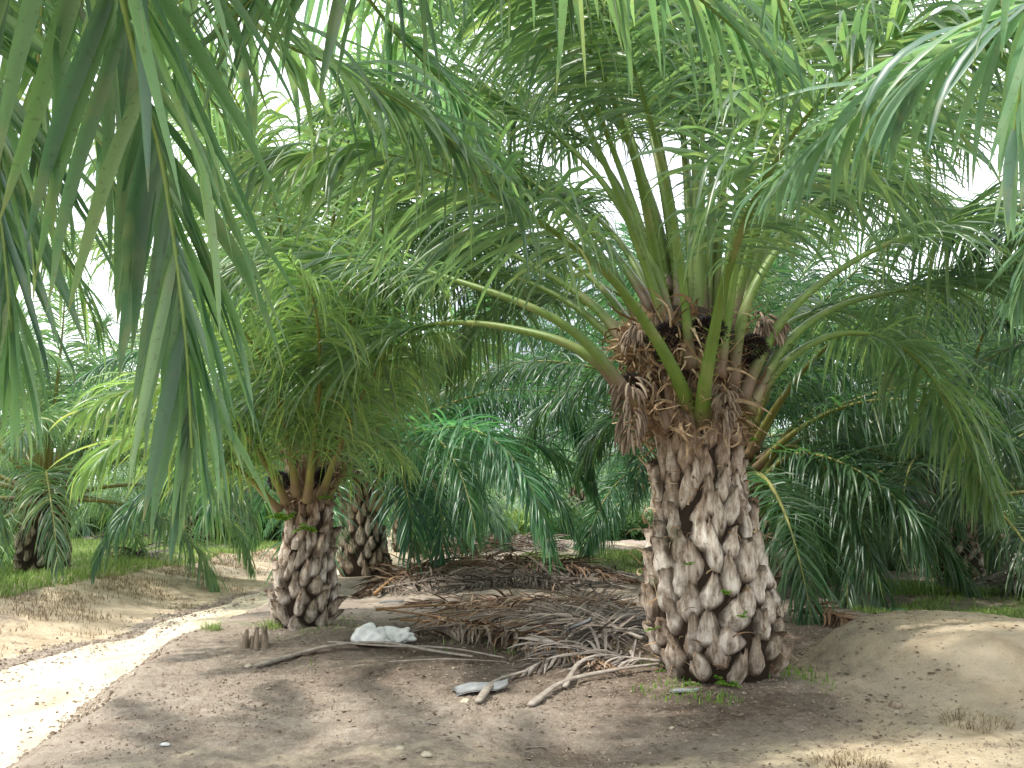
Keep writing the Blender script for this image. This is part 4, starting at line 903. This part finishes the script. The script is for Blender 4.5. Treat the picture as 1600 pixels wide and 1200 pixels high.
# husks (woody spathes)
def husk(px, py, l, w, rz, tilt, seed, label):
    x, y, z = on_ground(px, py); rs = np.random.RandomState(seed); V = []
    nu, nv = 9, 14
    for side in (1, -1):
        for v in np.linspace(0, 1, nv):
            ww = w*math.sin(pi*min(1, .12+.86*v))**.7*(1+.06*math.sin(v*19+seed))
            for u in np.linspace(-1, 1, nu): V.append((l*(v-.5), u*ww, .16*w*(1-u*u)*1.2+.10*w*math.sin(v*6)+.03*w*math.sin(u*7+v*4)+side*.004+(v*l*tilt)))
    Fq = []
    for s in range(2):
        b = s*nu*nv
        for i in range(nv-1):
            for j in range(nu-1):
                a = b+i*nu+j; Fq.append([a, a+1, a+nu+1, a+nu] if s == 0 else [a, a+nu, a+nu+1, a+1])
    for i in range(nv-1):
        for j in (0, nu-1): a = i*nu+j; b = a+nu*nv; Fq.append([a, b, b+nu, a+nu])
    for j in range(nu-1):
        for i in (0, nv-1): a = i*nu+j; b = a+nu*nv; Fq.append([a, a+1, b+1, b])
    o = obj('husk', mesh('husk', V, Fq, M['husk']), None, (x, y, z+.01)); o.rotation_euler = (0, 0, rz); tag(o, label, 'husk', 'woody grey husks'); return o
husk(752, 1082, .38, .13, R(18), .12, 1, 'boat-shaped grey husk lying in front of the frond heap')
husk(905, 1010, .24, .075, R(-35), .5, 2, 'curled blue-grey husk on the grey fronds near the trunk').location.z += .10
husk(1070, 1082, .20, .04, R(15), .03, 3, 'small dark grey husk at the left foot of the big trunk')
husk(612, 950, .30, .05, R(10), .1, 4, 'dark husk at the back left of the heap').location.z += .05

# white bag
def lump(name, pos, size, seed, mat, label, cat, amp=.18, sub=24, fr=3.0, group=None):
    rs = np.random.RandomState(seed); V = []; ks = [(norm(rs.normal(0, 1, 3))*rs.uniform(.7, 2.6)*fr, rs.uniform(0, 6.28)) for _ in range(12)]
    for i in range(sub+1):
        th = pi*i/sub
        for j in range(sub*2):
            ph = 2*pi*j/(sub*2); d = np.array([math.sin(th)*math.cos(ph), math.sin(th)*math.sin(ph), math.cos(th)])
            r = 1+amp*sum(abs(math.sin(k@d+p))*.25-.12 for k, p in ks); v = d*r*np.array(size); v[2] = max(v[2], -size[2]*.35); V.append(v)
    n2 = sub*2; i = np.arange(sub)[:, None]*n2; j = np.arange(n2)[None]; k = (j+1) % n2
    o = obj(name, mesh(name, V, np.stack([i+j, i+n2+j, i+n2+k, i+k], -1).reshape(-1, 4), M[mat]), None, pos); tag(o, label, cat, group); return o
x, y, z = on_ground(578, 1008); lump('plastic_bag', (x, y, z+.05), (.135, .10, .10), 1, 'bag', 'white plastic bag lying at the left end of the frond heap, the larger one', 'plastic bag', .5, 30, 2.6, 'white plastic bags')
x, y, z = on_ground(612, 1006); lump('plastic_bag', (x+.03, y+.06, z+.04), (.12, .10, .075), 2, 'bag', 'flatter white plastic bag tucked behind the larger one', 'plastic bag', .6, 30, 3.0, 'white plastic bags')
x, y, z = on_ground(1398, 957); lump('litter', (x, y, z+.02), (.11, .06, .025), 3, 'teal', 'crumpled teal plastic scrap on the ground at right', 'litter', .6, 14, 3)
x, y, z = on_ground(258, 1166); lump('litter', (x, y, z+.008), (.022, .014, .008), 4, 'bag', 'tiny pale litter scrap near the bottom left', 'litter', .6, 10, 3)
for q, (px, py, s, l) in enumerate([(727, 1098, .022, 'small yellowish stone under the grey husk'), (667, 1181, .018, 'pale stone at the bottom centre'), (626, 1172, .016, 'brownish stone left of the pale one at the bottom'), (1398, 1105, .03, 'dark clod on the pale sand at right'), (1205, 1040, .03, 'stone at the right foot of the big trunk'), (1192, 1055, .02, 'smaller stone at the right foot of the big trunk'), (388, 1042, .02, 'stone at the end of the long grey stalk')]):
    x, y, z = on_ground(px, py); lump('stone', (x, y, z+s*.2), (s*1.2, s, s*.8), 20+q, 'stone' if q != 3 else 'wood', l, 'stone', .6, 10, 1.6)

# stump left of palm 2
x, y, z = on_ground(402, 1010); G = Geo(); rs = np.random.RandomState(4)
for q in range(9):
    a = q*.7; r = .06+.05*(q % 3)/2; h = rs.uniform(.06, .17); w = rs.uniform(.016, .028); P = np.array([[r*math.cos(a), r*math.sin(a), -.04], [r*math.cos(a)*.9, r*math.sin(a)*.9, h*.5], [r*math.cos(a)*.8+rs.normal(0, .01), r*math.sin(a)*.8, h]])
    V, Fq, _, _ = tube(P, [w*1.5, w, w*.5], 6, 1, up=(1, 0, .01)); G.add(V, Fq, (0, 0, 0))
    G.add([P[2]+np.array([math.cos(t)*w*.5, math.sin(t)*w*.5, 0]) for t in (0, 1.57, 3.14, 4.71)], [[0, 1, 2, 3]], (0, 0, 0))
tag(obj('stump', G.mesh('stump', M['wood']), None, (x, y, z)), 'small rotted stump in splinters left of the smaller palm', 'stump')

# loose litter: flakes, twigs and crumbs of soil
def litter(name, label, n, area, seed, smin, smax, mat='litter', tone=(0, 1), chunk=.15, asp=(.12, .3, .7)):
    rs = np.random.RandomState(seed); P = area(rs, n); n = len(P); z = hgt(P[:, 0], P[:, 1]); G = Geo(); a = rs.uniform(0, pi, n)
    l = rs.uniform(smin, smax, n); w = l*rs.choice(asp, n); h = w*chunk+.0012
    d = np.stack([np.cos(a), np.sin(a), rs.normal(0, .18, n)], 1); s = np.stack([-np.sin(a), np.cos(a), rs.normal(0, .3, n)], 1); c = np.stack([P[:, 0], P[:, 1], z+.003+h*.5], 1)
    k = lambda u, v, q: c+d*(l*u)[:, None]+s*(w*v)[:, None]+np.array([0, 0, 1.])*(h*q)[:, None]
    V = np.stack([k(-1, -.6, -.6), k(.8, -1, -.5), k(1, .7, -.6), k(-.7, 1, -.5), k(-.5, -.3, .6), k(.4, -.5, .7), k(.5, .4, .5), k(-.5, .5, .7)], 1).reshape(-1, 3)
    f = np.array([[4, 5, 6, 7], [0, 1, 5, 4], [1, 2, 6, 5], [2, 3, 7, 6], [3, 0, 4, 7]]); Fq = (np.arange(n)[:, None, None]*8+f[None]).reshape(-1, 4)
    col = np.zeros((n*8, 3)); col[:, 0] = np.repeat(tone[0]+(tone[1]-tone[0])*rs.rand(n), 8)
    o = obj(name, mesh(name, V, Fq, M[mat], col, False)); tag(o, label, 'leaf litter', kind='stuff'); return o
def a_front(rs, n):
    P = np.stack([rs.uniform(-2.6, 4.6, n), 3.2+rs.rand(n)*6.3], 1); v = np.sin(P[:, 0]*3+1)+np.sin(P[:, 1]*2.3)+np.sin(P[:, 0]*5-P[:, 1]*4)+rs.normal(0, .9, n)
    m_ = gauss(P[:, 0], P[:, 1], 3.3, 6.4, 1.1, 1.2, 2); return P[(v > -.2) & (rs.rand(n) > m_*.9)]
litter('leaf_litter', 'small leaf flakes and crumbs scattered over the bare soil', 30000, a_front, 1, .0015, .007)
litter('leaf_litter', 'bits of dead leaf strewn around the palms and heaps', 6000, lambda rs, n: np.stack([rs.normal(.9, 1.7, n), rs.normal(7.3, 1.6, n)], 1), 2, .004, .02, tone=(0, .8))
litter('leaf_litter', 'dead leaf scraps strewn in the shade farther back', 5000, lambda rs, n: np.stack([rs.uniform(-2, 9, n), rs.uniform(9, 22, n)], 1), 3, .01, .045, tone=(0, .8))

litter('soil_clods', 'crumbs and clods of dry soil over the bare ground', 16000, a_front, 5, .002, .009, mat='clod', tone=(0, .6), chunk=.75, asp=(.7, .85, 1.0))
def a_edge(rs, n):
    y = 3.4+rs.rand(n)**1.4*14; e1, e2 = road_edges(y); side = rs.rand(n) < .6
    return np.stack([np.where(side, e1-.45+rs.normal(0, .16, n), e2+rs.normal(.05, .2, n)), y], 1)
litter('soil_clods', 'crumbled soil and clods along both edges of the track', 9000, a_edge, 6, .004, .022, mat='clod', chunk=.6, asp=(.6, .8, 1.0))
litter('soil_clods', 'small stones and crumbs scattered on the sandy track', 1500, lambda rs, n: (lambda y: np.stack([-4.2+rs.uniform(-1.1, 1.1, n), y], 1))(3.5+rs.rand(n)*18), 7, .004, .018, mat='clod', chunk=.5, asp=(.6, .8, 1.0))
# ------------------------------------------------------------------ light, sky, camera
SUN_EL, SUN_AZ = R(62), R(200)   # azimuth of the sun seen from the place, counterclockwise from +X
w = bpy.data.worlds.new('World'); bpy.context.scene.world = w; w.use_nodes = True; nt = w.node_tree; nt.nodes.clear()
wo = nt.nodes.new('ShaderNodeOutputWorld'); bg = nt.nodes.new('ShaderNodeBackground'); sky = nt.nodes.new('ShaderNodeTexSky')
sky.sky_type = 'NISHITA'; sky.sun_disc = False; sky.sun_elevation = SUN_EL; sky.sun_rotation = pi/2-SUN_AZ
sky.air_density = 1.0; sky.dust_density = 4.0; sky.ozone_density = 1.0
tc = nt.nodes.new('ShaderNodeTexCoord'); nz = noise(nt, 2.2, 6, tc.outputs['Generated'], .6)
cl = tip_mask(nt, nz, .34, .52, 1.0)
col = mixc(nt, cl, sky.outputs[0], (15.0, 15.4, 16.4))
L(nt, col, bg.inputs[0]); bg.inputs[1].default_value = .15; L(nt, bg.outputs[0], wo.inputs[0])
sd = bpy.data.lights.new('sun', 'SUN'); sd.energy = 5.0; sd.angle = R(2.0); sd.color = (1, .95, .86)
so = bpy.data.objects.new('sun', sd); C.objects.link(so)
import mathutils
dv = mathutils.Vector((math.cos(SUN_EL)*math.cos(SUN_AZ), math.cos(SUN_EL)*math.sin(SUN_AZ), math.sin(SUN_EL)))
so.rotation_euler = dv.to_track_quat('Z', 'Y').to_euler()
cam = bpy.data.cameras.new('camera'); co = bpy.data.objects.new('camera', cam); C.objects.link(co)
co.location = (0, 0, EYE); co.rotation_euler = (pi/2+PITCH, 0, 0)
cam.sensor_fit = 'HORIZONTAL'; cam.sensor_width = 36; cam.lens = 36*F/1600; cam.clip_start = .05; cam.clip_end = 2000
sc = bpy.context.scene; sc.camera = co
sc.view_settings.view_transform = 'Standard'; sc.view_settings.look = 'None'; sc.view_settings.exposure = 0
sc.cycles.max_bounces = 8; sc.cycles.diffuse_bounces = 4; sc.cycles.transmission_bounces = 6; sc.cycles.transparent_max_bounces = 4
sc.cycles.use_denoising = True
